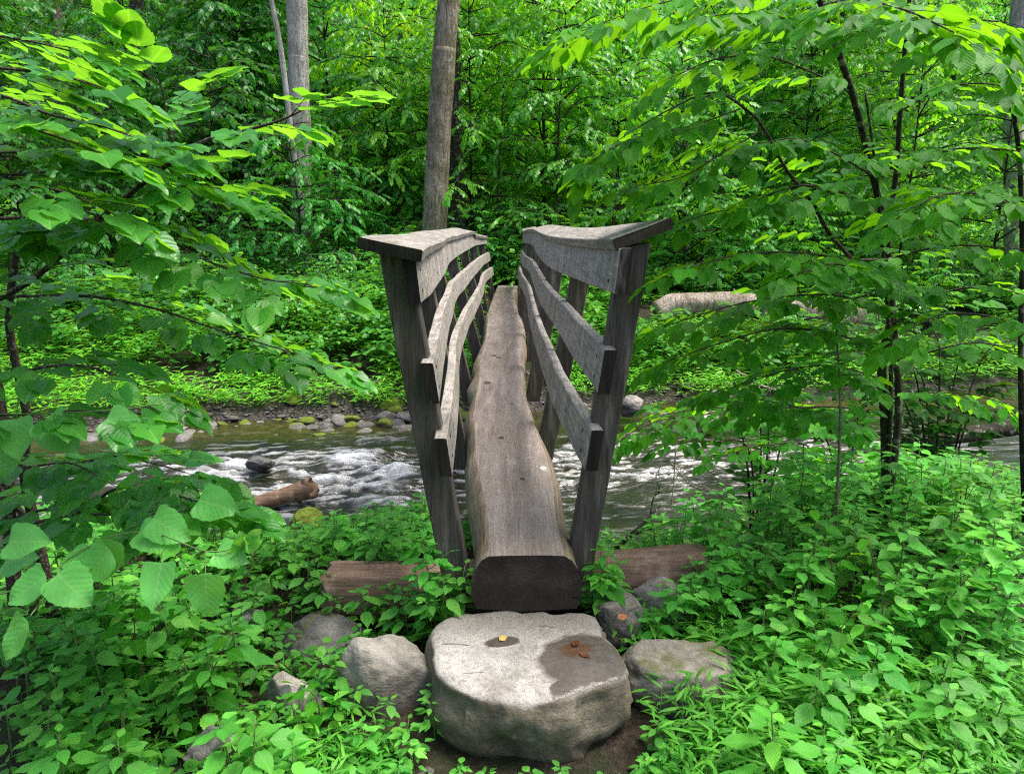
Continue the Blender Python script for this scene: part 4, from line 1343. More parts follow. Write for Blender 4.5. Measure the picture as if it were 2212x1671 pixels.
dead_branch('bare pale twig hanging straight down over the water right of the bridge', [at(1440, 960, 4.7), at(1425, 1010, 4.65), at(1395, 1085, 4.6)], 3, M['twig_white'], 0.006, 7)
dead_branch('forked bare pale twig dipping to the stream beside the hanging twig', [at(1460, 965, 4.7), at(1455, 1040, 4.65), at(1450, 1090, 4.6)], 4, M['twig_white'], 0.006, 8)
dead_branch('thin bare twig spreading sideways above the dark pool', [at(1450, 1000, 4.75), at(1500, 1050, 4.7), at(1570, 1060, 4.7)], 5, M['twig_white'], 0.005, 9)
dead_branch('dark forked stick lying at the near water edge right of the bridge', [at(1330, 1185, 3.55), at(1390, 1130, 3.7), at(1428, 1090, 3.85)], 6, M['bark_dark'], 0.014, 4, -0.2)
dead_branch('bare brown branches lying on the right gravel bar', [at(1590, 800, 9.9), at(1640, 830, 9.7), at(1700, 850, 9.6)], 8, M['bark_log'], 0.016, 12)
random.seed(77)


# ------------------------------------------------------------------ fallen leaves
def fallen_leaf(p, d, size, mat, label, tpl='hazel', u=(0, 0, 1)):
    acc = Acc()
    lv = Leaves(tpl); lv.add(np.array(p), d, u, size, 0.5); lv.flush(acc)
    o = link('fallen_leaf', acc.mesh('fallen_leaf', [mat])); tag(o, label, 'fallen leaf')


_st = bpy.data.objects['stepping_stone'].data
_sv = np.array([v.co[:] for v in _st.vertices])


def on_stone(X, Y):
    q = at_z(X, Y, ST_TOP)
    d_ = (_sv[:, 0] - q[0]) ** 2 + (_sv[:, 1] - q[1]) ** 2 + 10 * (_sv[:, 2] < ST_TOP - 0.06)
    return np.array([q[0], q[1], _sv[int(np.argmin(d_)), 2] + 0.004])


fallen_leaf(on_stone(1078, 1378), (0.7, 0.6, 0.06), 0.045, M['leaf_yellow'], 'curled yellow leaf lying in the small damp hollow of the stepping stone', 'jewel', u=(0.25, -.3, 1))
fallen_leaf(on_stone(1252, 1415), (0.6, -0.5, 0.02), 0.05, M['leaf_brown'], 'soggy brown leaf in the wet patch of the stepping stone', 'jewel')
fallen_leaf(on_stone(1240, 1400), (0.3, 0.9, 0.03), 0.05, M['leaf_brown'], 'rust coloured leaf at the back of the wet patch', 'jewel')
p = at(1335, 1335, 2.55)
fallen_leaf(p, (0.6, 0.3, 0.1), 0.045, M['leaf_orange'], 'orange leaf caught between rocks right of the stepping stone', u=(0, -.6, 1))


# ================================================================== vegetation
def path_clear(x, y):
    """where nothing grows: stepping stone, log, trail"""
    if -0.40 < x < 0.50 and 1.6 < y < 2.62: return False
    if -0.24 < x < 0.36 and 2.5 < y < 14: return False
    return True


def set_color(o, c):
    for q in [o] + list(o.children):
        q.color = (*c, 1)


def copy_thing(root, loc, rz, sc, color=None):
    r = root.copy(); COL.objects.link(r)
    r.location = loc; r.rotation_euler = (0, 0, rz); r.scale = (sc, sc, sc)
    for ch in root.children:
        c = ch.copy(); COL.objects.link(c); c.parent = r
        if color is not None: c.color = (*color, 1)
    return r


def bias():
    return (random.uniform(0.15, 0.85), 0.16)


LEFT_EDGE = ([350, 520, 600, 750, 850, 900, 950, 1020], [1150, 1135, 1130, 1105, 1085, 1065, 1060, 1150])
RIGHT_EDGE = ([1260, 1300, 1400, 1500, 1600, 1700, 1800, 2000, 2250], [1230, 1200, 1130, 1060, 1010, 985, 940, 955, 990])


def sight_h(x, y, edge):
    """height above the ground at which a plant at (x, y) just reaches the surveyed skyline of the weeds"""
    dirn = np.array([x, y])
    h = 0.3
    for _ in range(5):
        z = gz(x, y) + h - EYE
        cd = y * math.cos(PITCH) - z * math.sin(PITCH)
        X = 1106 + FPX * x / cd
        Y = np.interp(X, edge[0], edge[1])
        r = ray(X, Y)
        h = EYE + r[2] * y - gz(x, y)
    return h


# ---------------------------------------------------------------- jewelweed
def make_jewel(seed, h, size):
    random.seed(seed)
    st = Acc(); lf = Acc(); lv = Leaves('jewel')
    lean = np.array([random.uniform(-0.12, 0.12), random.uniform(-0.12, 0.12), 0])
    P = curve([(0, 0, -0.05), np.array([0, 0, h * 0.5]) + lean * h * 0.4, np.array([0, 0, h]) + lean * h], 9)
    tube(st, P, np.linspace(0.0045, 0.002, 9) * (0.6 + h), 5, 0)

    def top(q, d, s, n):
        a0 = random.uniform(0, 6.28)
        for k in range(n):
            a = a0 + k * 2.4
            e = 0.42 - 0.50 * (k / n) + random.uniform(-0.12, 0.12)
            dv = nrm([math.cos(a), math.sin(a), e])
            sz = s * (0.45 + 0.6 * min(1, k / max(1, n - 2))) * random.uniform(0.85, 1.15)
            b = q - d * 0.012 * k + dv * sz * 0.28
            if sz > 0.03: tube(st, [q - d * 0.012 * k, b], [0.0012, 0.0008], 3, 0, cap=False)
            lv.add(b, nrm(dv + np.array([0, 0, -0.22])), nrm(UP + rvec(0.16)), sz)
    top(P[-1], nrm(P[-1] - P[-2]), size, 9)
    nb = int(3 + h * 11)
    for k in range(nb):
        f = 0.38 + 0.55 * k / nb
        q = P[int(f * 8)]
        a = k * 2.4 + random.uniform(-0.5, 0.5)
        if random.random() < 0.6 and h > 0.3:
            L = random.uniform(0.06, 0.16) * (0.6 + h)
            dv = nrm([math.cos(a), math.sin(a), 0.75])
            e = q + dv * L
            tube(st, curve([q, q + dv * L * 0.5 + np.array([0, 0, -0.01]), e], 4), [0.002, 0.0018, 0.0015, 0.0012], 4, 0, cap=False)
            top(e, dv, size * random.uniform(0.55, 1.0), random.randint(4, 7))
        else:
            dv = nrm([math.cos(a), math.sin(a), 0.1])
            b = q + dv * size * 0.45
            tube(st, [q, b], [0.0012, 0.0009], 3, 0, cap=False)
            lv.add(b, nrm(dv + np.array([0, 0, -0.15])), nrm(UP + rvec(0.18)), size * random.uniform(0.7, 1.2))
    lv.flush(lf)
    root = empty('jewelweed_plant')
    link('stem', st.mesh('stem', [M['stem']]), root)
    link('foliage', lf.mesh('foliage', [M['leaf_jewel']]), root)
    return root


JW = [make_jewel(200 + k, h, s) for k, (h, s) in enumerate(((0.22, 0.074), (0.26, 0.082), (0.34, 0.090), (0.42, 0.096), (0.52, 0.104), (0.62, 0.108), (0.72, 0.112)))]
JH = [0.22, 0.26, 0.34, 0.42, 0.52, 0.62, 0.72]
random.seed(5)
jw_used = [False] * len(JW)
jw_n = 0
JLAB = {'l': 'light green jewelweed plant growing among its kind on the near bank left of the bridge',
        'r': 'light green jewelweed plant growing among its kind on the near bank right of the bridge'}
JGRP = {'l': 'jewelweed plants left of the bridge', 'r': 'jewelweed plants right of the bridge'}


def put_jewel(x, y, hmax, s0=1.0):
    global jw_n
    cand = [k for k in range(len(JW)) if JH[k] <= hmax * 1.15] or [0]
    k = random.choice(cand[-3:])
    sc = min(1.2, max(0.65, hmax / JH[k])) * random.uniform(0.85, 1.1) * s0
    v = random.uniform(0.85, 1.2)
    c = (v * random.uniform(0.85, 1.15), v, v * random.uniform(0.75, 1.1))
    z = gz(x, y)
    if not jw_used[k]:
        r = JW[k]; jw_used[k] = True
        r.location = (x, y, z); r.rotation_euler = (0, 0, random.uniform(0, 6.28)); r.scale = (sc,) * 3
        for q in r.children: q.color = (*c, 1)
    else:
        r = copy_thing(JW[k], (x, y, z), random.uniform(0, 6.28), sc, c)
    sd = 'l' if x < 0 else 'r'
    tag(r, JLAB[sd], 'jewelweed', JGRP[sd])
    jw_n += 1


ROCKS = [(-0.42, 2.36, 0.20), (-0.72, 2.72, 0.22), (-0.80, 2.28, 0.13), (0.62, 2.38, 0.24), (0.41, 2.68, 0.13), (0.60, 2.86, 0.17), (-1.05, 2.0, 0.12)]


def on_rock(x, y, m=0.0):
    if any(abs(x - a) < r * 0.9 and b - r - 0.22 < y < b for a, b, r in ROCKS[:4]) and m > -0.02: return True
    return any((x - a) ** 2 + (y - b) ** 2 < (r + m) ** 2 for a, b, r in ROCKS) or (-0.8 < x < 1.0 and 2.83 < y < 3.06)


def scatter(n, region, minsep, fn, tries=40):
    pts = []
    t = 0
    while len(pts) < n and t < n * tries:
        t += 1
        x = random.uniform(region[0], region[1]); y = random.uniform(region[2], region[3])
        if not fn(x, y): continue
        if any((x - a) ** 2 + (y - b) ** 2 < minsep ** 2 for a, b in pts): continue
        pts.append((x, y))
    return pts


# left bank: low in front of the timber, a bit taller beside the water
for x, y in scatter(100, (-1.45, -0.27, 3.08, 4.5), 0.078, lambda x, y: path_clear(x, y) and not on_rock(x, y) and abs(x) < 0.7 * y):
    hm = sight_h(x, y, LEFT_EDGE)
    if hm > 0.12: put_jewel(x, y, min(hm, 0.5) * random.uniform(0.75, 1.0))
for x, y in scatter(30, (-2.9, -1.4, 2.9, 4.4), 0.13, lambda x, y: abs(x) < 0.72 * y):
    put_jewel(x, y, random.uniform(0.25, 0.42))
for x, y in scatter(26, (-2.3, -1.2, 1.85, 3.0), 0.13, lambda x, y: abs(x) < 0.80 * y):
    put_jewel(x, y, random.uniform(0.2, 0.36))
for x, y in scatter(44, (-1.8, -0.5, 1.75, 2.75), 0.085, lambda x, y: abs(x) < 0.74 * y and not on_rock(x, y, 0.05) and x < -0.62 - 0.35 * (y < 2.35) * random.random()):
    put_jewel(x, y, random.uniform(0.18, 0.34))
for x, y, h in ((-0.27, 2.72, 0.40), (-0.33, 2.66, 0.30), (-0.24, 2.63, 0.22), (-0.42, 2.70, 0.28), (-0.50, 2.78, 0.24), (-0.36, 2.78, 0.36), (-0.60, 2.77, 0.26), (-0.66, 2.6, 0.14),
                (-0.585, 2.50, 0.20), (-0.62, 2.35, 0.22), (-0.60, 2.20, 0.20), (-0.26, 2.16, 0.16), (-0.285, 2.24, 0.18), (-0.35, 2.05, .16), (-0.48, 2.06, .2), (-0.7, 2.1, .2),
                (0.37, 2.80, 0.38), (0.42, 2.86, 0.3), (0.34, 2.72, 0.2), (0.52, 2.74, 0.22), (0.47, 2.56, 0.18), (0.50, 2.50, 0.14), (0.56, 2.62, 0.26), (0.66, 2.66, 0.34), (0.62, 2.78, 0.28), (0.72, 2.8, 0.32), (0.80, 2.86, 0.38), (0.90, 2.9, 0.4), (0.98, 3.0, 0.42), (0.86, 2.74, 0.34), (-0.72, 2.80, 0.22), (-0.82, 2.86, 0.28), (-0.9, 2.95, 0.3), (-0.56, 2.80, 0.2),
                (-0.235, 2.66, 0.52), (-0.30, 2.70, 0.50), (-0.27, 2.60, 0.36), (0.335, 2.70, 0.46), (0.40, 2.74, 0.42), (-0.31, 2.0, 0.14), (-0.36, 1.93, 0.12), (0.46, 2.08, 0.15), (0.5, 2.0, 0.14), (0.42, 1.96, 0.10)):
    put_jewel(x, y, h, 0.9)
# right bank: a dense bed that climbs toward the right and the back
for x, y in scatter(122, (0.62, 3.6, 2.45, 4.9), 0.10, lambda x, y: x < 0.74 * y and not on_rock(x, y, 0.02) and x > 0.60 + 0.16 * max(0, y - 3.2) and y < 3.5 + 0.55 * x):
    hm = sight_h(x, y, RIGHT_EDGE)
    if hm > 0.12: put_jewel(x, y, min(0.78, 0.30 + 0.19 * (x - 0.5) + 0.08 * (y - 2.4), hm) * random.uniform(0.8, 1.0))
for x, y in scatter(22, (0.75, 2.2, 1.8, 2.5), 0.13, lambda x, y: x < 0.76 * y and not on_rock(x, y, .04)):
    put_jewel(x, y, random.uniform(0.2, 0.34))


# ---------------------------------------------------------------- stiltgrass and low herbs (stuff)
def grass_mesh(name, spots, size, hh, mats, nleaf=(5, 8)):
    st = Acc(); lv = Leaves('grass')
    Zs = ground_z(np.array([q[0] for q in spots]), np.array([q[1] for q in spots]))
    for (x, y), z in zip(spots, Zs):
        h = hh * random.uniform(0.5, 1.2)
        a = random.uniform(0, 6.28); le = random.uniform(0.15, 0.6)
        d0 = np.array([math.cos(a) * le, math.sin(a) * le, 1.0])
        P = curve([(x, y, z - 0.01), np.array([x, y, z]) + d0 * h * 0.5, np.array([x, y, z]) + d0 * h * np.array([1.3, 1.3, 0.92])], 5)
        tube(st, P, np.linspace(0.0013, 0.0007, 5), 3, 0, 0.5, cap=False)
        n = random.randint(*nleaf)
        for k in range(n):
            f = 0.3 + 0.7 * (k + 0.5) / n
            q = P[min(3, int(f * 4))] * (1 - (f * 4 % 1)) + P[min(4, int(f * 4) + 1)] * (f * 4 % 1)
            b = a + (1.4 if k % 2 else -1.4) + random.uniform(-0.5, 0.5)
            dv = nrm([math.cos(b), math.sin(b), random.uniform(0.25, 0.7)])
            lv.add(q, dv, nrm(UP + rvec(0.25)), size * random.uniform(0.7, 1.2))
    lv.flush(st, 1)
    return link(name, st.mesh(name, mats))


random.seed(21)
spots = []
while len(spots) < 1500:
    x = random.uniform(0.35, 2.1); y = random.uniform(1.55, 2.75)
    if x > 0.78 * y + 0.1 or on_rock(x, y, -0.06): continue
    d = 0.9 if (x > 0.62 and y < 2.5) else 0.35
    if x > 1.5: d *= 0.6
    if y < 1.95 and x < 0.62: d *= 0.25
    if not path_clear(x, y): continue
    if random.random() < d: spots.append((x, y))
tag(grass_mesh('stiltgrass', spots, 0.072, 0.17, [M['stem'], M['leaf_grass']]), 'bright lance leaved stiltgrass carpet at the lower right', 'grass', kind='stuff')
spots = []
while len(spots) < 520:
    x = random.uniform(-1.6, -0.3); y = random.uniform(1.6, 2.5)
    if abs(x) > 0.76 * y or on_rock(x, y, -0.02) or not path_clear(x, y): continue
    if random.random() < (0.9 if y < 2.12 else 0.25): spots.append((x, y))
tag(grass_mesh('stiltgrass', spots, 0.05, 0.09, [M['stem'], M['leaf_grass']]), 'short grass between the boulders at the lower left', 'grass', kind='stuff')
spots = []
while len(spots) < 7000:
    x = random.uniform(-8.2, 9.0)
    t = random.uniform(0.7, 3.6) if x < 0 else random.uniform(0.62, 3.6); y = float(far_edge(x)) + t
    if abs(x) < 0.6 or abs(x) > 0.76 * y: continue
    if 1.9 < x < 8 and 11.75 < y < 12.7: continue
    if x < 0 and fbm(np.array([[x * 0.9, y * 0.9, 4.0]]), 2, 6)[0] < -0.55: continue
    spots.append((x, y))
tag(grass_mesh('stiltgrass', spots, 0.125, 0.26, [M['stem'], M['leaf_grass']], (4, 6)), 'bright yellow green grass covering the far bank', 'grass', kind='stuff').color = (1.45, 1.3, 1.0, 1)


def herb_carpet(name, label, spots, size, hfun, mat, tpl='mid', nl=(4, 7), tilt=0.25):
    acc = Acc(); lv = Leaves(tpl)
    Zs = ground_z(np.array([q[0] for q in spots]), np.array([q[1] for q in spots]))
    for (x, y), z in zip(spots, Zs):
        h = hfun(x, y)
        a0 = random.uniform(0, 6.28)
        n = random.randint(*nl)
        ox, oy = random.gauss(0, 0.03), random.gauss(0, 0.03)
        if y < 9: tube(acc, [(x, y, z - 0.01), (x + ox, y + oy, z + h)], [0.0018, 0.001], 3, 1, 0.3, cap=False)
        for k in range(n):
            a = a0 + k * 2.4
            f = 1 - 0.5 * k / n * random.random()
            dv = nrm([math.cos(a), math.sin(a), random.uniform(-0.25, 0.25)])
            s = size * random.uniform(0.6, 1.2)
            lv.add(np.array([x + ox * f, y + oy * f, z + h * f]) + dv * s * 0.25, dv, nrm(UP + rvec(tilt)), s)
    lv.flush(acc, 0)
    o = link(name, acc.mesh(name, [mat, M['stem']]))
    tag(o, label, 'ground cover', kind='stuff')
    return o


random.seed(33)
spots = [p for p in ((random.uniform(-2.6, 4.0), random.uniform(1.5, 4.9)) for _ in range(6000)) if abs(p[0]) < 0.8 * p[1] and path_clear(*p) and not on_rock(*p, -0.03)
         and not (abs(p[0]) < 0.62 and p[1] < 2.1) and not (p[0] > -1.3 and p[0] < 0.8 and p[1] > 4.6)][:2500]
herb_carpet('ground_cover', 'low leafy ground cover on the near bank', spots, 0.05, lambda x, y: random.uniform(0.03, 0.15), M['leaf_floor'])
spots = []
while len(spots) < 6000:
    x = random.uniform(-11, 11); y = random.uniform(9.8, 15.5)
    if abs(x) > 0.78 * y: continue
    if abs(x) < 0.5 and y < 14.2: continue
    if float(far_edge(x)) + (1.3 if x < 0 else 1.0) > y: continue
    if 1.9 < x < 8 and 11.5 < y < 12.9: continue
    spots.append((x, y))
herb_carpet('ground_cover', 'leafy herbs covering the far bank', spots, 0.125, lambda x, y: random.uniform(0.1, 0.6), M['leaf_floor'], 'far', (6, 9))
spots = []
while len(spots) < 6500:
    y = 15 + 33 * random.random() ** 1.2; x = random.uniform(-0.8, 0.8) * y
    spots.append((x, y))
herb_carpet('ground_cover', 'leafy undergrowth covering the wooded hillside', spots, 0.17, lambda x, y: random.uniform(0.15, 1.0), M['leaf_far'], 'far', (6, 10), 0.3)


# ---------------------------------------------------------------- shrubs and understory trees
def make_shrub(seed, h, r, leaf, nst, name='shrub', nl=9, tpl='mid', mat='leaf_far'):
    random.seed(seed)
    wd = Acc(); cr = Acc(); lv = Leaves(tpl)
    for k in range(nst):
        a = k * 2.4 + random.uniform(-0.4, 0.4)
        lean = random.uniform(0.15, 1.0) * r
        hh = h * random.uniform(0.55, 1.0)
        P = curve([(0.04 * math.cos(a), 0.04 * math.sin(a), -0.1), (lean * 0.4 * math.cos(a), lean * 0.4 * math.sin(a), hh * 0.6), (lean * math.cos(a), lean * math.sin(a), hh)], 10)
        tube(wd, P, np.linspace(0.012, 0.003, 10), 4, 0)
        m = int(5 + hh * 5)
        for j in range(m):
            f = 0.18 + 0.8 * j / m
            q = P[min(9, int(f * 9))]
            b = a + j * 2.4 + random.uniform(-0.5, 0.5)
            dv = np.array([math.cos(b), math.sin(b), random.uniform(0.05, 0.45)])
            spray(lv, cr, q, dv, random.uniform(0.3, 0.6) * r * (1.1 - 0.4 * f), nl, leaf, 0.5, 0.002, 1, 55, 0.3, 0.32, 0.1, bias())
    lv.flush(cr, 0)
    root = empty(name)
    link('branches', wd.mesh('branches', [M['twig']]), root)
    link('foliage', cr.mesh('foliage', [M[mat], M['twig']]), root)
    return root


def make_understory(seed, h, rad, leaf, nb, nl=11, z0=0.10, mat='leaf_far', layered=0.08, droop=0.5):
    """slender forest tree with flat layered leaf sprays from low down to its top"""
    random.seed(seed)
    wd = Acc(); cr = Acc(); lv = Leaves('far')
    P = curve([(0, 0, -0.2), (random.uniform(-.1, .1), random.uniform(-.1, .1), h * 0.5), (random.uniform(-.25, .25), random.uniform(-.25, .25), h)], 16)
    tube(wd, P, np.linspace(0.010 + 0.004 * h, 0.005, 16), 7, 0, 0.3, True, 0.08, seed)
    for k in range(nb):
        f = z0 + (0.98 - z0) * (k + random.random()) / nb
        q = P[min(15, int(f * 15))]
        a = k * 2.39996 + random.uniform(-0.3, 0.3)
        L = rad * (1.0 - 0.55 * f) * random.uniform(0.6, 1.15)
        rise = random.uniform(-0.05, 0.75)
        dv = np.array([math.cos(a), math.sin(a), rise])
        B = curve([q, q + dv * L * 0.5, q + dv * L * np.array([1, 1, 0.35]) + np.array([0, 0, -0.06 * L])], 10)
        tube(wd, B, np.linspace(0.012 + 0.003 * L, 0.003, 10), 4, 0, cap=False)
        sg = 1
        n2 = max(4, int(L / 0.17))
        for j in range(n2):
            g = 0.18 + 0.8 * (j + 0.5) / n2
            i = min(8, int(g * 9))
            qq = B[i]; tg = nrm(B[i + 1] - B[i]); sd_ = nrm(np.cross(tg, UP))
            an = R(random.uniform(35, 65))
            d2 = tg * math.cos(an) + sd_ * sg * math.sin(an) + np.array([0, 0, random.gauss(0, 3 * layered)])
            spray(lv, cr, qq, d2, (0.34 + 0.22 * L) * (1.15 - 0.6 * g) * random.uniform(0.7, 1.15), nl, leaf * random.uniform(0.8, 1.15), droop * random.uniform(0.5, 1.6), 0.0022, 1, 55, 0.28, 0.36, 0.08, bias())
            sg = -sg
        spray(lv, cr, B[-1], B[-1] - B[-2], 0.35, nl, leaf, droop, 0.002, 1, 50, 0.3, 0.22, 0.08)
    lv.flush(cr, 0)
    root = empty('understory_tree')
    link('trunk', wd.mesh('trunk', [M['bark_dark']]), root)
    link('crown', cr.mesh('crown', [M[mat], M['twig']]), root)
    return root


US = [make_understory(301, 5.2, 2.1, 0.12, 56), make_understory(302, 6.0, 2.4, 0.125, 62), make_understory(303, 4.2, 1.9, 0.12, 48, z0=0.05), make_understory(304, 6.6, 2.5, 0.135, 62, z0=0.10), make_understory(305, 3.2, 1.7, 0.115, 42, z0=0.04), make_understory(306, 5.6, 2.2, 0.10, 60, nl=13, z0=0.06, droop=0.8)]
us_used = [False] * len(US)
random.seed(9)
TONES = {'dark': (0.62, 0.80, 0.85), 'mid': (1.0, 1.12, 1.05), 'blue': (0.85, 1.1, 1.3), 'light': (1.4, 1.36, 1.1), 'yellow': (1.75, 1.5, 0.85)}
TREE_LAB = {'dark': 'dark green understory tree on the hillside', 'mid': 'mid green understory tree on the hillside', 'blue': 'bluish green understory tree on the hillside',
            'light': 'light green understory tree on the hillside with layered sprays', 'yellow': 'yellow green understory tree behind the bridge with drooping layered sprays'}


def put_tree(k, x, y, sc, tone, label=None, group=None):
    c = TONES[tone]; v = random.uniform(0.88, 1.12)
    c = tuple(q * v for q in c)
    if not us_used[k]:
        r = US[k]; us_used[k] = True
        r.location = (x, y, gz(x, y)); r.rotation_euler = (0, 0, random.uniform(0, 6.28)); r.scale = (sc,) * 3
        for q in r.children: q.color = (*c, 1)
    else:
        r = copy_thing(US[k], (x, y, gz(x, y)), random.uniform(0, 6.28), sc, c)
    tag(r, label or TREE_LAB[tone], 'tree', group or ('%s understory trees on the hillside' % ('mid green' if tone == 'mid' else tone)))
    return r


def px_x(X, d):
    return (X - 1106) / FPX * d


# hand placed trees (picture column, distance)
for (X, d, k, sc, tone, lab) in ((1020, 16.2, 5, 1.15, 'yellow', 'yellow green tree with drooping layered sprays just behind the leaning trunk'),
                               (850, 16.6, 5, 1.05, 'yellow', 'yellow green layered tree left of the leaning trunk'),
                               (1200, 15.6, 5, 1.05, 'light', 'light green tree right of the leaning trunk above the bridge end'),
                               (1330, 17.5, 0, 1.15, 'mid', 'mid green tree above the far end of the right railing'),
                               (470, 15.2, 2, 1.1, 'dark', 'dark green tree with flat pale edged sprays at upper left'),
                               (560, 18.2, 1, 1.0, 'dark', 'dark green tree behind the thick pale trunk'),
                               (735, 14.6, 4, 0.8, 'blue', 'low bluish green tree in front of the pale trunk'),
                               (260, 14.0, 0, 0.9, 'dark', 'dark green tree near the left edge behind the broad leaved sapling'),
                               (1480, 14.2, 2, 1.05, 'light', 'light leafy tree above the pale fallen log'),
                               (1700, 16.0, 1, 1.0, 'light', 'light green tree behind the right sapling'),
                               (655, 14.2, 4, 1.0, 'blue', 'low bluish green tree hiding the foot of the thick pale trunk'),
                               (1930, 15.0, 0, 1.05, 'light', 'pale leafy tree behind the stems of the right sapling'),
                               (2130, 13.6, 2, 1.0, 'mid', 'mid green tree near the right edge'),
                               (60, 13.0, 4, 1.1, 'dark', 'dark low tree at the left edge')):
    t = put_tree(k, px_x(X, d), d, sc, tone, lab, 'trees one can tell apart on the hillside')
    del t['group']
grid = []
for row, (y, sp) in enumerate(((17.8, 2.5), (20.4, 2.7), (23.2, 2.9), (26.5, 3.1), (30.5, 3.4), (35.0, 3.8))):
    half = 0.76 * y
    x = -half
    while x < half:
        grid.append((x + random.uniform(-0.7, 0.7), y + random.uniform(-0.9, 0.9), row))
        x += sp
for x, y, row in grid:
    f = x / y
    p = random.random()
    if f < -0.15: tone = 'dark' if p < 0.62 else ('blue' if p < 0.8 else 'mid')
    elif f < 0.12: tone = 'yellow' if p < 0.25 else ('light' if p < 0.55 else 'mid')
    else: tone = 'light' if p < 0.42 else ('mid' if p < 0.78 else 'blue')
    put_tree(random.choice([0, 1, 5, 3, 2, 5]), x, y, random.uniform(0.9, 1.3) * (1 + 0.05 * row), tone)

SH = [make_shrub(401, 1.5, 0.85, 0.085, 9), make_shrub(402, 1.15, 0.75, 0.075, 8), make_shrub(403, 1.9, 0.95, 0.095, 10), make_shrub(404, 0.8, 0.65, 0.07, 8)]
sh_used = [False] * 4
random.seed(15)
SH_LAB = {'dark': 'dark leafy shrub on the far bank', 'mid': 'mid green leafy shrub on the far bank', 'blue': 'bluish green leafy shrub on the far bank', 'light': 'light green leafy shrub on the far bank', 'yellow': 'yellow green leafy shrub on the far bank'}


def put_shrub(k, x, y, sc, tone, label=None):
    c = TONES[tone]; v = random.uniform(0.88, 1.12); c = tuple(q * v for q in c)
    if not sh_used[k]:
        r = SH[k]; sh_used[k] = True
        r.location = (x, y, gz(x, y)); r.rotation_euler = (0, 0, random.uniform(0, 6.28)); r.scale = (sc,) * 3
        for q in r.children: q.color = (*c, 1)
    else:
        r = copy_thing(SH[k], (x, y, gz(x, y)), random.uniform(0, 6.28), sc, c)
    tag(r, label or SH_LAB[tone], 'shrub', None if label else ('%s shrubs on the far bank' % ('mid green' if tone == 'mid' else tone)))


n = 0
for x, y in scatter(100, (-9.5, 10.5, 10.6, 16.2), 0.75, lambda x, y: abs(x) < 0.76 * y and y > float(far_edge(x)) + (2.0 if x < 0 else 1.5) and not (abs(x) < 0.75 and y < 14.3)):
    p = random.random()
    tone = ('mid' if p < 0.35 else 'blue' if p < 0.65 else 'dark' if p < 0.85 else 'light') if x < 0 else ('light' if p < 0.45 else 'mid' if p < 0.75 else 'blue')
    k = random.choice([0, 1, 1, 3]) if y < 13.2 else random.choice([0, 1, 2, 0])
    if y < 11.8: k = 3
    if 1.9 < x < 7.5 and y < 12.3: continue
    put_shrub(k, x, y, random.uniform(0.75, 1.1), tone)


put_shrub(3, 4.35, 11.55, 0.85, 'light', 'small light green shrub half hiding the middle of the pale fallen log')
put_shrub(1, 6.0, 11.7, 0.9, 'mid', 'leafy shrub hiding the far end of the pale fallen log')


# ---------------------------------------------------------------- tall trunks
def tall_tree(label, path, r0, r1, mat, crown=None, seed=1, roots=True, sides=22):
    acc = Acc()
    P = curve(path, 60)
    r = np.linspace(r0, r1, 60)
    z0 = P[0][2]
    r = r * (1 + 0.55 * np.exp(-(P[:, 2] - z0) / 0.25)) if roots else r
    tube(acc, P, r, sides, 0, 0.3, True, 0.07, seed)
    root = empty('tree', tuple(P[0]))
    tr = link('trunk', acc.mesh('trunk', [mat]), root)
    tr.matrix_parent_inverse = Matrix.Translation(-Vector(tuple(P[0])))
    tr.location = (0, 0, 0)
    if crown is not None:
        c = bpy.data.objects.new('crown', US[crown].children[1].data if 'crown' in US[crown].children[1].name else US[crown].children[0].data)
        COL.objects.link(c); c.parent = root
        c.location = tuple(np.array(P[-1]) - np.array(P[0]) - np.array([0, 0, 2.4]))
        c.color = (0.95, 1.0, 0.95, 1)
    tag(root, label, 'tree')
    return root


def trunk_path(pts, d, extra=3.0, sink=0.3):
    W = [at(X, Y, d) for X, Y in pts]
    b = W[0].copy()
    zg = gz(b[0], b[1])
    dirb = nrm(W[1] - W[0])
    t = (b[2] - (zg - sink)) / dirb[2]
    base = b - dirb * t
    top = W[-1] + nrm(W[-1] - W[-2]) * extra
    return [base] + W + [top]


tall_tree('leaning grey brown trunk rising behind the far end of the bridge', trunk_path([(938, 495), (944, 380), (952, 230), (960, 110), (971, -20)], 14.6, 14.0), 0.245, 0.20, M['bark_grey'], 1, 3)
tall_tree('darker trunk close behind the leaning trunk', trunk_path([(988, 490), (987, 380), (984, 250), (978, 100)], 15.6, 14.0), 0.17, 0.14, M['bark_dark'], 0, 4)
tall_tree('thick pale straight trunk at upper left', trunk_path([(648, 270), (645, 130), (641, 0)], 15.6, 14.0), 0.21, 0.19, M['bark_pale'], 3, 5)
tall_tree('thin pale leaning trunk left of the thick pale trunk', trunk_path([(622, 230), (607, 110), (586, 0)], 15.3, 3.0), 0.056, 0.045, M['bark_pale'], None, 6, sides=12)
tall_tree('dark trunk among the dark trees at upper left', trunk_path([(304, 135), (300, 70), (296, 0)], 20.0, 4), 0.20, 0.17, M['bark_dark'], 1, 7)
tall_tree('pale mottled trunk behind leaves at the right edge', trunk_path([(2190, 360), (2190, 230), (2197, 120), (2204, 0)], 14.2, 3.5), 0.17, 0.14, M['bark_pale'], 0, 8)
tall_tree('slender dark trunk on the slope just right of the leaning trunk', trunk_path([(1046, 80), (1043, 0)], 24.0, 4), 0.11, 0.09, M['bark_grey'], None, 9)
tall_tree('dark trunk half hidden on the slope left of the leaning trunk', trunk_path([(870, 60), (872, 0)], 25.0, 4), 0.14, 0.12, M['bark_dark'], None, 10)
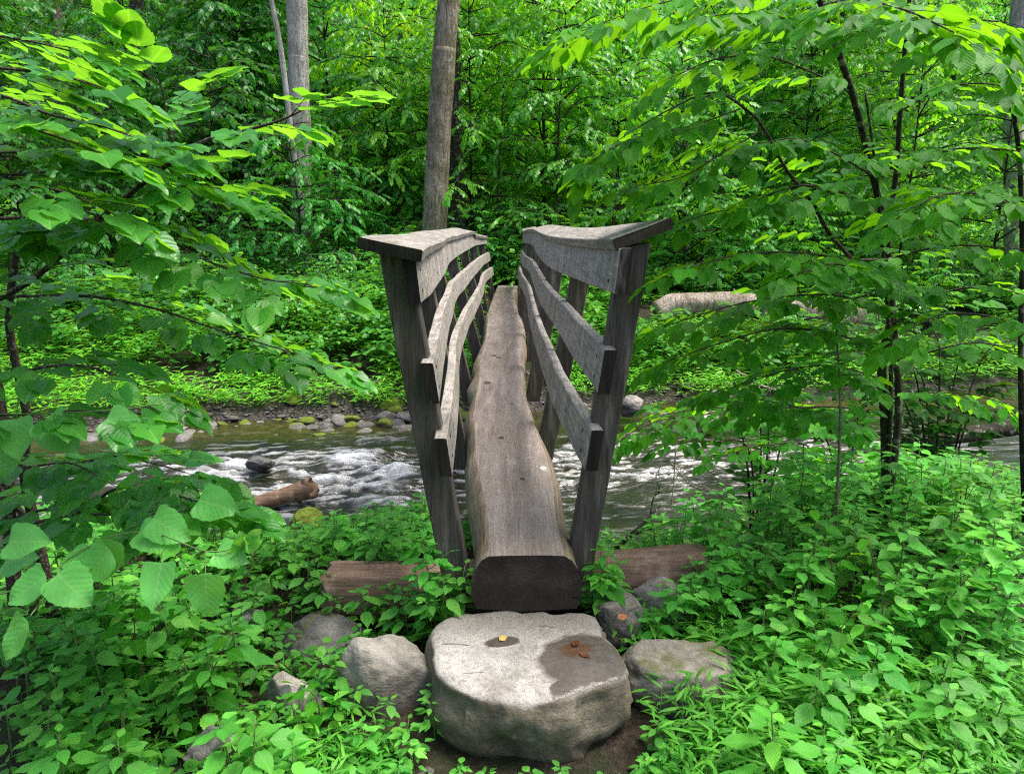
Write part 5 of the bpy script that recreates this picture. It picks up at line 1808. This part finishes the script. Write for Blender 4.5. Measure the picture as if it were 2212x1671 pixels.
tall_tree('thin dark sapling stem behind the far end of the left railing', trunk_path([(1075, 470), (1078, 380), (1082, 300)], 15.4, 1.0, 0.2), 0.022, 0.015, M['bark_dark'], None, 11, False, 8)
for k, (X, d) in enumerate(((120, 24), (420, 23.5), (540, 27), (760, 28), (1180, 27), (1320, 23), (1530, 25), (1820, 24), (2060, 21.5))):
    tall_tree('straight dark trunk standing deep among the hillside trees', trunk_path([(X, 150), (X + random.uniform(-8, 8), 0)], d, 3.0), random.uniform(0.12, 0.2), 0.11, M['bark_dark'] if k % 3 else M['bark_grey'], None, 40 + k, sides=12)
    bpy.data.objects[-1]
for o in list(bpy.data.objects):
    if o.get('label') == 'straight dark trunk standing deep among the hillside trees': o['group'] = 'dark trunks deep in the wood'


# ---------------------------------------------------------------- broad leaved sapling, left foreground
def W(pts): return curve([at(X, Y, d) for X, Y, d in pts], max(8, 5 * len(pts)))


random.seed(101)
wd = Acc(); cr = Acc(); lv = Leaves('broad')
root = empty('broad_leaved_sapling', (-1.98, 2.75, 0.0))
gl = gz(-1.98, 2.75)
for path, r0, r1 in (([(38, 1345, 2.72), (20, 1150, 2.72), (8, 950, 2.7), (-30, 700, 2.7), (-90, 350, 2.65), (-60, 50, 2.55), (30, -120, 2.5)], 0.030, 0.014),
                     ([(118, 1330, 2.8), (85, 1180, 2.8), (52, 1020, 2.78), (58, 900, 2.76), (20, 700, 2.7), (40, 520, 2.6)], 0.026, 0.012),
                     ([(85, 1180, 2.8), (60, 1130, 2.75), (25, 1080, 2.7), (-60, 1000, 2.6)], 0.013, 0.010)):
    tube(wd, W(path), np.linspace(r0, r1, len(W(path))), 8, 0, 0.3, True, 0.1)
LIMBS = [
    # main visible limb and its end pointing right
    ([(-120, 700, 2.5), (60, 610, 2.45), (220, 470, 2.38), (330, 380, 2.32), (430, 310, 2.28), (520, 285, 2.24), (600, 262, 2.2), (650, 240, 2.18)], 0.011, 0.0025, 0.30, 0.13, 6),
    ([(-140, 180, 2.6), (0, 205, 2.5), (110, 248, 2.42), (210, 270, 2.35), (300, 300, 2.3)], 0.006, 0.002, 0.32, 0.11, 7),
    ([(-120, 60, 2.3), (-20, 75, 2.25), (70, 90, 2.2), (150, 110, 2.15)], 0.005, 0.002, 0.26, 0.09, 6),
    ([(-100, 140, 2.1), (30, 150, 2.05), (120, 160, 2.0), (190, 180, 2.0)], 0.005, 0.002, 0.22, 0.09, 6),
    ([(-60, 330, 2.4), (80, 330, 2.35), (200, 345, 2.3), (330, 370, 2.25), (440, 400, 2.2)], 0.005, 0.002, 0.30, 0.10, 7),
    ([(380, 325, 2.3), (360, 260, 2.3), (352, 200, 2.28), (335, 165, 2.25)], 0.004, 0.002, 0.24, 0.10, 6),
    ([(-100, 480, 2.5), (60, 470, 2.4), (220, 478, 2.3), (330, 500, 2.25), (440, 560, 2.2), (560, 600, 2.15), (640, 612, 2.1)], 0.007, 0.002, 0.28, 0.10, 7),
    ([(-120, 640, 2.6), (60, 640, 2.55), (190, 640, 2.5), (330, 665, 2.45), (450, 705, 2.4), (560, 740, 2.35), (660, 770, 2.3)], 0.007, 0.002, 0.26, 0.11, 6),
    ([(-80, 850, 2.2), (60, 800, 2.1), (180, 790, 2.05), (300, 830, 2.0)], 0.006, 0.002, 0.24, 0.11, 5),
    ([(-60, 900, 1.95), (70, 893, 1.93), (180, 887, 1.9), (270, 900, 1.88)], 0.0035, 0.0016, 0.12, 0.12, 2),
    ([(60, 1060, 2.75), (150, 1010, 2.6), (250, 985, 2.5), (330, 1000, 2.4), (400, 1020, 2.35)], 0.008, 0.002, 0.26, 0.11, 6),
    ([(70, 1130, 2.7), (190, 1100, 2.5), (240, 1060, 2.4), (330, 1050, 2.3), (400, 1075, 2.2), (470, 1095, 2.12)], 0.008, 0.002, 0.26, 0.12, 6),
    ([(0, 1130, 2.3), (100, 1100, 2.25), (200, 1110, 2.2), (330, 1110, 2.1), (420, 1100, 2.05)], 0.006, 0.002, 0.22, 0.12, 5),
    ([(-80, 1000, 2.5), (40, 1010, 2.4), (150, 1000, 2.3), (230, 1040, 2.25)], 0.006, 0.002, 0.24, 0.11, 6),
    ([(-100, 420, 2.0), (20, 400, 1.95), (120, 410, 1.9), (200, 440, 1.9)], 0.005, 0.002, 0.24, 0.09, 6),
    ([(-100, 250, 2.0), (10, 260, 1.95), (90, 285, 1.9), (170, 310, 1.9)], 0.005, 0.002, 0.22, 0.09, 6),
]
for pts, r0, r1, sl, ev, nl in LIMBS:
    P = W(pts)
    dmean = np.mean([p[2] for p in pts])
    hi = np.mean([p[1] for p in pts]) < 450
    leafy_branch(lv, cr, P, r0, r1, sl, ev * 0.8, nl + 1, random.uniform(0.086, 0.104), 1, 0.14 if hi else 0.26, 0.12, True, ang=50, leafdroop=0.04 if hi else 0.16, tilt=0.15, petiole=0.22)
lv.flush(cr, 0)
lv = Leaves('broad')
# hanging front leaves, set one by one: base, tip (picture column, row), distance
for (bx, by, tx, ty, d, s) in ((35, 905, 50, 985, 1.9, 1.0), (100, 905, 175, 985, 1.9, 1.0), (230, 905, 382, 972, 1.85, 1.0), (350, 1215, 345, 1290, 1.75, 1.0), (443, 1240, 450, 1370, 1.7, 1.0), (125, 1240, 255, 1365, 1.7, 1.1),
                               (100, 1245, -5, 1310, 1.7, 1.0), (60, 1340, -10, 1440, 1.62, 1.1), (240, 1190, 150, 1275, 1.8, 1.0), (205, 1190, 150, 1215, 1.85, 1.0), (240, 1165, 220, 1290, 1.85, .9), (330, 1120, 435, 1180, 1.9, 1.0), (300, 1150, 395, 1180, 1.9, .9),
                               (470, 1190, 540, 1215, 1.75, 0.9), (20, 1170, 140, 1165, 1.8, 1.1), (10, 1215, 100, 1195, 1.9, 1.0), (430, 1080, 540, 1110, 2.0, .9), (15, 960, 5, 1040, 1.95, .9)):
    b = at(bx, by, d); t = at(tx, ty, d - 0.03)
    v = t - b; L = np.linalg.norm(v)
    want = 0.105 * s
    if L < want: v = v + np.array([0, -1.0, -0.15]) * math.sqrt(max(want ** 2 - L ** 2, 0)); L = np.linalg.norm(v)
    u = nrm(np.array([0, -0.75, 0.75]) + rvec(0.10))
    lv.add(b, v / L, u, min(L, 0.125) * random.uniform(0.9, 1.0), random.uniform(0.6, 0.88))
for pts, r in (([(-60, 1300, 1.75), (130, 1243, 1.75), (135, 1215, 1.8), (235, 1160, 1.88), (330, 1150, 1.9), (445, 1190, 1.75), (520, 1180, 1.75)], 0.0022), ([(130, 1243, 1.75), (65, 1330, 1.64)], 0.0016), ([(445, 1190, 1.74), (443, 1245, 1.7)], 0.0013),
               ([(345, 1180, 1.85), (350, 1222, 1.75)], 0.0013), ([(-80, 895, 1.95), (90, 893, 1.92), (250, 885, 1.88), (345, 872, 1.85)], 0.0022), ([(40, 850, 1.9), (35, 908, 1.9)], 0.0013), ([(90, 893, 1.92), (115, 930, 1.9)], 0.0012)):
    tube(cr, W(pts), r, 5, 2, 0.5)
# young curled shoot
for k in range(5):
    b = at(520 + k * 6, 1190 - k * 4, 1.75)
    lv.add(b, nrm([random.uniform(-0.3, 0.6), -0.2, random.uniform(-0.6, 1.0)]), nrm([random.uniform(-1, 1), -1, 0.4]), 0.055, 0.97)
lv.flush(cr, 3)
off = Matrix.Translation((1.98, -2.75, 0))
a = link('trunk', wd.mesh('trunk', [M['twig']]), root); a.matrix_parent_inverse = off
b = link('crown', cr.mesh('crown', [M['leaf_broad'], M['twig'], M['stem'], M['leaf_painted_lit']]), root); b.matrix_parent_inverse = off
tag(root, 'young tree with big heart shaped leaves hanging in from the left edge', 'sapling')

# ---------------------------------------------------------------- toothed leaf sapling, right foreground
random.seed(131)
wd = Acc(); cr = Acc(); lv = Leaves('hazel')
base = at(1910, 990, 3.75)
base[2] = gz(base[0], base[1])
root = empty('toothed_leaf_sapling', tuple(base))
b0 = (1915, 1130, 3.75)
STEMS = [([b0, (1912, 920, 3.75), (1905, 780, 3.72), (1925, 680, 3.7), (1915, 520, 3.65), (1885, 380, 3.55), (1840, 200, 3.4), (1770, 0, 3.2), (1720, -120, 3.1)], 0.026, 0.010),
         ([b0, (1940, 900, 3.8), (1932, 700, 3.8), (1918, 520, 3.75), (1935, 380, 3.7), (1945, 240, 3.6), (1955, 100, 3.5), (1970, -60, 3.4)], 0.020, 0.007),
         ([b0, (1925, 800, 3.7), (1912, 600, 3.6), (1895, 400, 3.5), (1870, 200, 3.4)], 0.012, 0.005),
         ([(2215, 1150, 3.3), (2205, 800, 3.3), (2208, 500, 3.3), (2190, 250, 3.2), (2120, 100, 3.1)], 0.014, 0.007)]
for pts, r0, r1 in STEMS:
    P = W(pts); tube(wd, P, np.linspace(r0, r1, len(P)), 8, 0, 0.3, True, 0.08)
LIMB2 = [
    # limb reaching left over the railing
    ([(1918, 640, 3.65), (1800, 515, 3.5), (1751, 430, 3.4), (1701, 370, 3.3), (1651, 280, 3.2), (1616, 240, 3.15), (1541, 200, 3.1), (1440, 240, 3.05), (1340, 300, 3.0)], 0.011, 0.002, 0.30, 0.14, 6),
    ([(1600, 235, 3.15), (1500, 270, 3.05), (1400, 290, 3.0), (1320, 320, 2.95), (1272, 360, 2.95), (1256, 400, 2.95)], 0.003, 0.0015, 0.08, 0.075, 2),
    ([(1651, 280, 3.2), (1560, 330, 3.1), (1480, 380, 3.05), (1390, 400, 3.0)], 0.004, 0.0015, 0.22, 0.11, 5),
    ([(1751, 430, 3.4), (1650, 440, 3.25), (1560, 455, 3.15), (1470, 480, 3.1)], 0.005, 0.0016, 0.26, 0.11, 6),
    ([(1840, 200, 3.4), (1740, 150, 3.2), (1640, 120, 3.1), (1540, 130, 3.0), (1470, 160, 2.95)], 0.005, 0.0016, 0.28, 0.11, 6),
    ([(1770, 0, 3.2), (1650, -20, 3.0), (1520, -10, 2.9), (1400, 15, 2.85), (1250, 70, 2.85)], 0.004, 0.0015, 0.26, 0.10, 6),
    ([(1800, 60, 3.3), (1700, 40, 3.0), (1600, 30, 2.8), (1500, 40, 2.7)], 0.004, 0.0015, 0.26, 0.09, 6),
    ([(1820, 90, 3.3), (1900, 60, 3.0), (1980, 40, 2.7), (2080, 40, 2.5), (2180, 50, 2.4)], 0.005, 0.002, 0.32, 0.09, 7),
    ([(1780, 10, 3.1), (1850, 0, 2.7), (1950, 20, 2.4), (2060, 70, 2.25)], 0.005, 0.002, 0.30, 0.09, 7),
    ([(1955, 100, 3.5), (2030, 80, 3.2), (2120, 100, 2.9), (2240, 130, 2.7)], 0.005, 0.002, 0.30, 0.10, 6),
    ([(1935, 380, 3.7), (2030, 330, 3.4), (2120, 320, 3.2), (2230, 330, 3.1)], 0.006, 0.002, 0.32, 0.10, 6),
    ([(1945, 240, 3.6), (2020, 200, 3.3), (2110, 180, 3.1), (2230, 200, 3.0)], 0.006, 0.002, 0.30, 0.10, 6),
    ([(1885, 380, 3.55), (1800, 330, 3.3), (1720, 300, 3.2), (1640, 310, 3.1)], 0.006, 0.002, 0.30, 0.10, 6),
    ([(1905, 460, 3.6), (1830, 420, 3.3), (1740, 400, 3.1), (1660, 420, 3.0)], 0.006, 0.002, 0.28, 0.10, 6),
    ([(1918, 560, 3.65), (1830, 560, 3.3), (1720, 545, 3.0), (1600, 550, 2.85), (1480, 580, 2.75)], 0.006, 0.002, 0.26, 0.10, 5),
    ([(1918, 560, 3.65), (1990, 540, 3.3), (2080, 530, 3.1), (2230, 540, 2.9)], 0.006, 0.002, 0.30, 0.10, 6),
    ([(1925, 640, 3.7), (1860, 590, 3.2), (1800, 570, 2.9), (1730, 590, 2.75)], 0.006, 0.002, 0.24, 0.09, 5),
    ([(1925, 680, 3.7), (1820, 640, 3.5), (1700, 640, 3.4), (1580, 660, 3.3), (1450, 700, 3.25)], 0.006, 0.002, 0.28, 0.10, 6),
    ([(1910, 760, 3.7), (1800, 720, 3.4), (1680, 710, 3.3), (1560, 740, 3.2), (1440, 780, 3.15)], 0.006, 0.002, 0.28, 0.10, 6),
    ([(1930, 700, 3.7), (2020, 640, 3.4), (2120, 620, 3.2), (2230, 640, 3.1)], 0.006, 0.002, 0.30, 0.10, 6),
    ([(1912, 820, 3.7), (1800, 790, 3.5), (1700, 800, 3.4), (1600, 830, 3.3)], 0.005, 0.002, 0.26, 0.10, 6),
    ([(1920, 800, 3.75), (2010, 760, 3.5), (2110, 740, 3.4), (2230, 760, 3.3)], 0.006, 0.002, 0.30, 0.10, 6),
    ([(1920, 860, 3.75), (1990, 850, 3.6), (2090, 850, 3.5), (2200, 880, 3.4)], 0.005, 0.002, 0.26, 0.10, 6),
    ([(2205, 450, 3.2), (2120, 420, 2.9), (2040, 420, 2.7), (1970, 450, 2.6)], 0.005, 0.002, 0.26, 0.10, 5),
    ([(2205, 700, 3.3), (2120, 680, 3.1), (2030, 680, 3.0), (1950, 720, 2.9)], 0.005, 0.002, 0.26, 0.10, 5),
    ([(1920, 900, 3.75), (1830, 880, 3.7), (1700, 880, 3.7), (1560, 880, 3.7), (1420, 900, 3.7), (1330, 960, 3.7)], 0.006, 0.002, 0.26, 0.10, 6),
    ([(1905, 940, 3.75), (1800, 900, 3.6), (1680, 870, 3.5), (1560, 850, 3.45)], 0.005, 0.002, 0.24, 0.10, 6),
]
for pts, r0, r1, sl, ev, nl in LIMB2:
    leafy_branch(lv, cr, W(pts), r0, r1, sl, ev * 0.7, nl + 1, random.uniform(0.088, 0.105), 1, 0.30, 0.15, True, ang=52, leafdroop=0.18, tilt=0.20, petiole=0.12)
lv.flush(cr, 0)
off = Matrix.Translation(-Vector(tuple(base)))
a = link('trunk', wd.mesh('trunk', [M['bark_dark']]), root); a.matrix_parent_inverse = off
b = link('crown', cr.mesh('crown', [M['leaf_hazel'], M['twig']]), root); b.matrix_parent_inverse = off
tag(root, 'multi stemmed dark barked sapling with toothed leaves filling the right side', 'sapling')

# a thin upright seedling among the weeds on the right
random.seed(141)
wd = Acc(); cr = Acc(); lv = Leaves('hazel')
bs = at(1812, 1150, 3.3); bs[2] = gz(bs[0], bs[1])
root = empty('seedling', tuple(bs))
P = curve([bs, at(1812, 1000, 3.3), at(1815, 850, 3.3), at(1808, 740, 3.3), at(1806, 690, 3.3)], 20)
tube(wd, P, np.linspace(0.008, 0.003, 20), 6, 0)
for k in range(16):
    q = P[8 + (k * 11) // 16]; a = k * 2.4
    dv = nrm([math.cos(a), math.sin(a) * 0.7, 0.25])
    spray(lv, cr, q, dv, 0.16, 2, 0.085, 0.3, 0.0015, 1)
lv.flush(cr, 0)
off = Matrix.Translation(-Vector(tuple(bs)))
a = link('stem', wd.mesh('stem', [M['bark_grey']]), root); a.matrix_parent_inverse = off
b = link('foliage', cr.mesh('foliage', [M['leaf_hazel'], M['twig']]), root); b.matrix_parent_inverse = off
tag(root, 'thin upright seedling with a pale stem rising from the weeds on the right bank', 'seedling')


# ---------------------------------------------------------------- small weeds and litter on the trail soil
random.seed(171)
spots = [p for p in ((random.uniform(-0.75, 1.0), random.uniform(1.55, 2.12)) for _ in range(2200)) if not (-0.33 < p[0] < 0.42 and p[1] > 1.985) and not on_rock(*p, -0.03) and random.random() < (0.35 if abs(p[0] - 0.05) < 0.3 else 0.8)][:640]
herb_carpet('ground_cover', 'tiny weeds sprouting on the trail soil in front of the stepping stone', spots, 0.038, lambda x, y: random.uniform(0.01, 0.07), M['leaf_jewel'], 'mid', (4, 7))
acc = Acc(); lv = Leaves('mid')
for _ in range(420):
    x, y = random.uniform(-1.3, 1.6), random.uniform(1.5, 2.9)
    if not path_clear(x, y) or on_rock(x, y): continue
    a = random.uniform(0, 6.28)
    lv.add((x, y, gz(x, y) + 0.008), (math.cos(a), math.sin(a), 0.1), nrm(UP + rvec(0.3)), random.uniform(0.025, 0.06))
for _ in range(160):
    x, y = random.uniform(-1.3, 1.6), random.uniform(1.5, 2.9)
    if not path_clear(x, y) or on_rock(x, y): continue
    a = random.uniform(0, 6.28); L = random.uniform(0.03, 0.12); z = gz(x, y) + 0.006
    tube(acc, [(x, y, z), (x + L * math.cos(a), y + L * math.sin(a), z + 0.006)], [0.0022, 0.0012], 4, 0)
lv.flush(acc, 0)
m_, nt_, out_ = newmat('leaf_litter')
N_ = NT(nt_)
N_.l(N_.principled(N_.ramp(N_.n('ShaderNodeAttribute', attribute_name='rnd').outputs['Fac'], [(0.0, (0.04, 0.024, 0.013)), (0.5, (0.10, 0.055, 0.028)), (0.85, (0.20, 0.12, 0.06)), (1.0, (0.3, 0.2, 0.08))]), 0.7), out_.inputs[0])
tag(link('leaf_litter', acc.mesh('leaf_litter', [m_])), 'brown leaf litter and twigs on the near bank soil', 'leaf litter', kind='stuff')


# ---------------------------------------------------------------- a second herb with darker toothed leaves among the jewelweed
def make_herb(seed, h, size):
    random.seed(seed)
    st = Acc(); lf = Acc(); lv = Leaves('hazel')
    P = curve([(0, 0, -0.04), (random.uniform(-.03, .03), random.uniform(-.03, .03), h * .5), (random.uniform(-.08, .08), random.uniform(-.08, .08), h)], 8)
    tube(st, P, np.linspace(0.003, 0.0015, 8), 5, 0)
    n = int(6 + h * 12)
    for k in range(n):
        f = 0.25 + 0.75 * (k + 0.5) / n
        q = P[min(7, int(f * 7.99))]
        a = (k // 2) * 1.57 + (k % 2) * 3.14 + random.uniform(-.3, .3)
        dv = nrm([math.cos(a), math.sin(a), 0.15])
        s = size * (1.1 - 0.5 * f) * random.uniform(0.8, 1.15)
        b_ = q + dv * s * 0.35
        tube(st, [q, b_], [0.001, 0.0008], 3, 0, cap=False)
        lv.add(b_, nrm(dv + np.array([0, 0, -0.3])), nrm(UP + rvec(0.2)), s)
    lv.flush(lf)
    root = empty('toothed_herb')
    link('stem', st.mesh('stem', [M['stem_red']]), root)
    link('foliage', lf.mesh('foliage', [M['leaf_hazel']]), root)
    return root


HB = [make_herb(701, 0.22, 0.085), make_herb(702, 0.35, 0.10), make_herb(703, 0.5, 0.11)]
used = [False] * 3
random.seed(19)
pts = scatter(34, (0.65, 3.2, 2.2, 4.6), 0.22, lambda x, y: x < 0.74 * y and not on_rock(x, y, 0.02) and y < 3.4 + 0.5 * x and x > 0.6 + 0.16 * max(0, y - 3.2)) + scatter(26, (-2.0, -0.55, 1.9, 3.9), 0.2, lambda x, y: abs(x) < 0.74 * y and not on_rock(x, y, 0.04))
for x, y in pts:
    hm = sight_h(x, y, RIGHT_EDGE if x > 0 else LEFT_EDGE)
    k = random.randint(0, 2)
    sc = min(1.1, max(0.4, hm / (0.22, 0.35, 0.5)[k])) * random.uniform(0.7, 1.0)
    v = random.uniform(0.8, 1.2)
    if not used[k]:
        r = HB[k]; used[k] = True; r.location = (x, y, gz(x, y)); r.scale = (sc,) * 3
    else:
        r = copy_thing(HB[k], (x, y, gz(x, y)), random.uniform(0, 6.28), sc, (v, v, v))
    sd_ = 'left' if x < 0 else 'right'
    tag(r, 'deeper green toothed leaf herb among the jewelweed on the %s of the bridge' % sd_, 'herb', 'toothed herbs on the %s bank' % sd_)


# ---------------------------------------------------------------- leafy shrubs between the sapling and the water
def edge_shrub(label, base_px, d, limbs, size, tone, seed, mat='leaf_hazel', sl=0.22, ev=0.08, nl=6):
    random.seed(seed)
    wd = Acc(); cr = Acc(); lv = Leaves('hazel')
    b0 = at(base_px[0], base_px[1], d); b0[2] = gz(b0[0], b0[1])
    root = empty('streamside_shrub', tuple(b0))
    for L in limbs:
        pts = [b0] + [at(X, Y, dd) for X, Y, dd in L]
        P = curve(pts, 26)
        leafy_branch(lv, cr, P, 0.007, 0.002, sl, ev, nl, size * random.uniform(0.9, 1.1), 1, 0.30, 0.30, True, ang=52, leafdroop=0.2, tilt=0.22, petiole=0.12)
        tube(wd, P[:6], np.linspace(0.010, 0.007, 6), 6, 0)
    lv.flush(cr, 0)
    off = Matrix.Translation(-Vector(tuple(b0)))
    a = link('branches', wd.mesh('branches', [M['bark_dark']]), root); a.matrix_parent_inverse = off
    b = link('foliage', cr.mesh('foliage', [M[mat], M['twig']]), root); b.matrix_parent_inverse = off
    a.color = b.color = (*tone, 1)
    tag(root, label, 'shrub')


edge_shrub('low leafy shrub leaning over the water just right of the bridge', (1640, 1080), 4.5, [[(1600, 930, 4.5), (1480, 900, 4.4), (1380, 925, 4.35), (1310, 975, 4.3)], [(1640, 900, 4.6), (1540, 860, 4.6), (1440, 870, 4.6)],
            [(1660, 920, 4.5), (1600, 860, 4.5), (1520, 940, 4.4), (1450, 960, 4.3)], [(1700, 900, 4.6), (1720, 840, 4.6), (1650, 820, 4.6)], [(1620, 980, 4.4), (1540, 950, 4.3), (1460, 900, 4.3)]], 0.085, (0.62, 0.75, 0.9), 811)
edge_shrub('dark shrub with painted-in shade between the sapling stems and the dark log', (2040, 1010), 4.9, [[(2000, 850, 4.9), (1940, 780, 4.9), (1850, 760, 4.8)], [(2060, 830, 4.9), (2100, 740, 4.9), (2160, 700, 4.8)], [(2030, 800, 5.0), (2020, 720, 5.0), (1990, 660, 5.0)],
            [(2100, 880, 4.9), (2180, 830, 4.9), (2260, 820, 4.9)], [(1960, 880, 4.8), (1860, 840, 4.8), (1760, 850, 4.8)], [(1980, 820, 4.9), (1900, 720, 4.9), (1800, 690, 4.9), (1720, 720, 4.9)], [(2110, 800, 5.0), (2200, 730, 5.0), (2280, 700, 5.0)], [(1990, 900, 4.8), (1920, 860, 4.7), (1830, 900, 4.7)]], 0.095, (0.42, 0.5, 0.6), 812, sl=0.28, ev=0.07, nl=8)  # tone darkens the leaves: canopy shade put into their colour
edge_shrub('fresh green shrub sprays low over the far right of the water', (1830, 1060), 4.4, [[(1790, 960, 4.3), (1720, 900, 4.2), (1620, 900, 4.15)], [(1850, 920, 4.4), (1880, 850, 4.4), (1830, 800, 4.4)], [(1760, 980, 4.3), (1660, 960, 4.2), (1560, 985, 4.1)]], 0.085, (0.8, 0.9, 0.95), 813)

# ------------------------------------------------------------------ light
SUN_EL, SUN_AZ = R(66), R(80)      # azimuth measured from +Y (straight ahead) toward +X
w = bpy.data.worlds.new('World'); SC.world = w; w.use_nodes = True
nt = w.node_tree; nt.nodes.clear()
sky = nt.nodes.new('ShaderNodeTexSky'); sky.sky_type = 'NISHITA'; sky.sun_disc = False
sky.sun_elevation = SUN_EL; sky.sun_rotation = SUN_AZ; sky.air_density = 1.0; sky.dust_density = 6.0; sky.ozone_density = 1.0
bg = nt.nodes.new('ShaderNodeBackground'); bg.inputs[1].default_value = 0.33
wo = nt.nodes.new('ShaderNodeOutputWorld')
nt.links.new(sky.outputs[0], bg.inputs[0]); nt.links.new(bg.outputs[0], wo.inputs[0])
sd = bpy.data.lights.new('sun', 'SUN'); sd.energy = 5.0; sd.angle = R(24); sd.color = (1.0, 0.96, 0.88)
so = bpy.data.objects.new('sun', sd); COL.objects.link(so)
dirv = Vector((math.sin(SUN_AZ) * math.cos(SUN_EL), math.cos(SUN_AZ) * math.cos(SUN_EL), math.sin(SUN_EL)))
so.rotation_euler = dirv.to_track_quat('Z', 'Y').to_euler()
so.location = (0, 0, 20)

SC.view_settings.view_transform = 'Standard'
SC.view_settings.look = 'None'
SC.view_settings.exposure = 0
SC.view_settings.gamma = 1
cy = SC.cycles
cy.max_bounces = 7; cy.diffuse_bounces = 5; cy.glossy_bounces = 2; cy.transmission_bounces = 5; cy.transparent_max_bounces = 4
cy.use_denoising = False
SC.cycles.pixel_filter_type = 'BLACKMAN_HARRIS'; SC.cycles.filter_width = 1.2
cy.use_adaptive_sampling = True; cy.adaptive_threshold = 0.015
cy.caustics_reflective = False; cy.caustics_refractive = False
cy.sample_clamp_indirect = 6
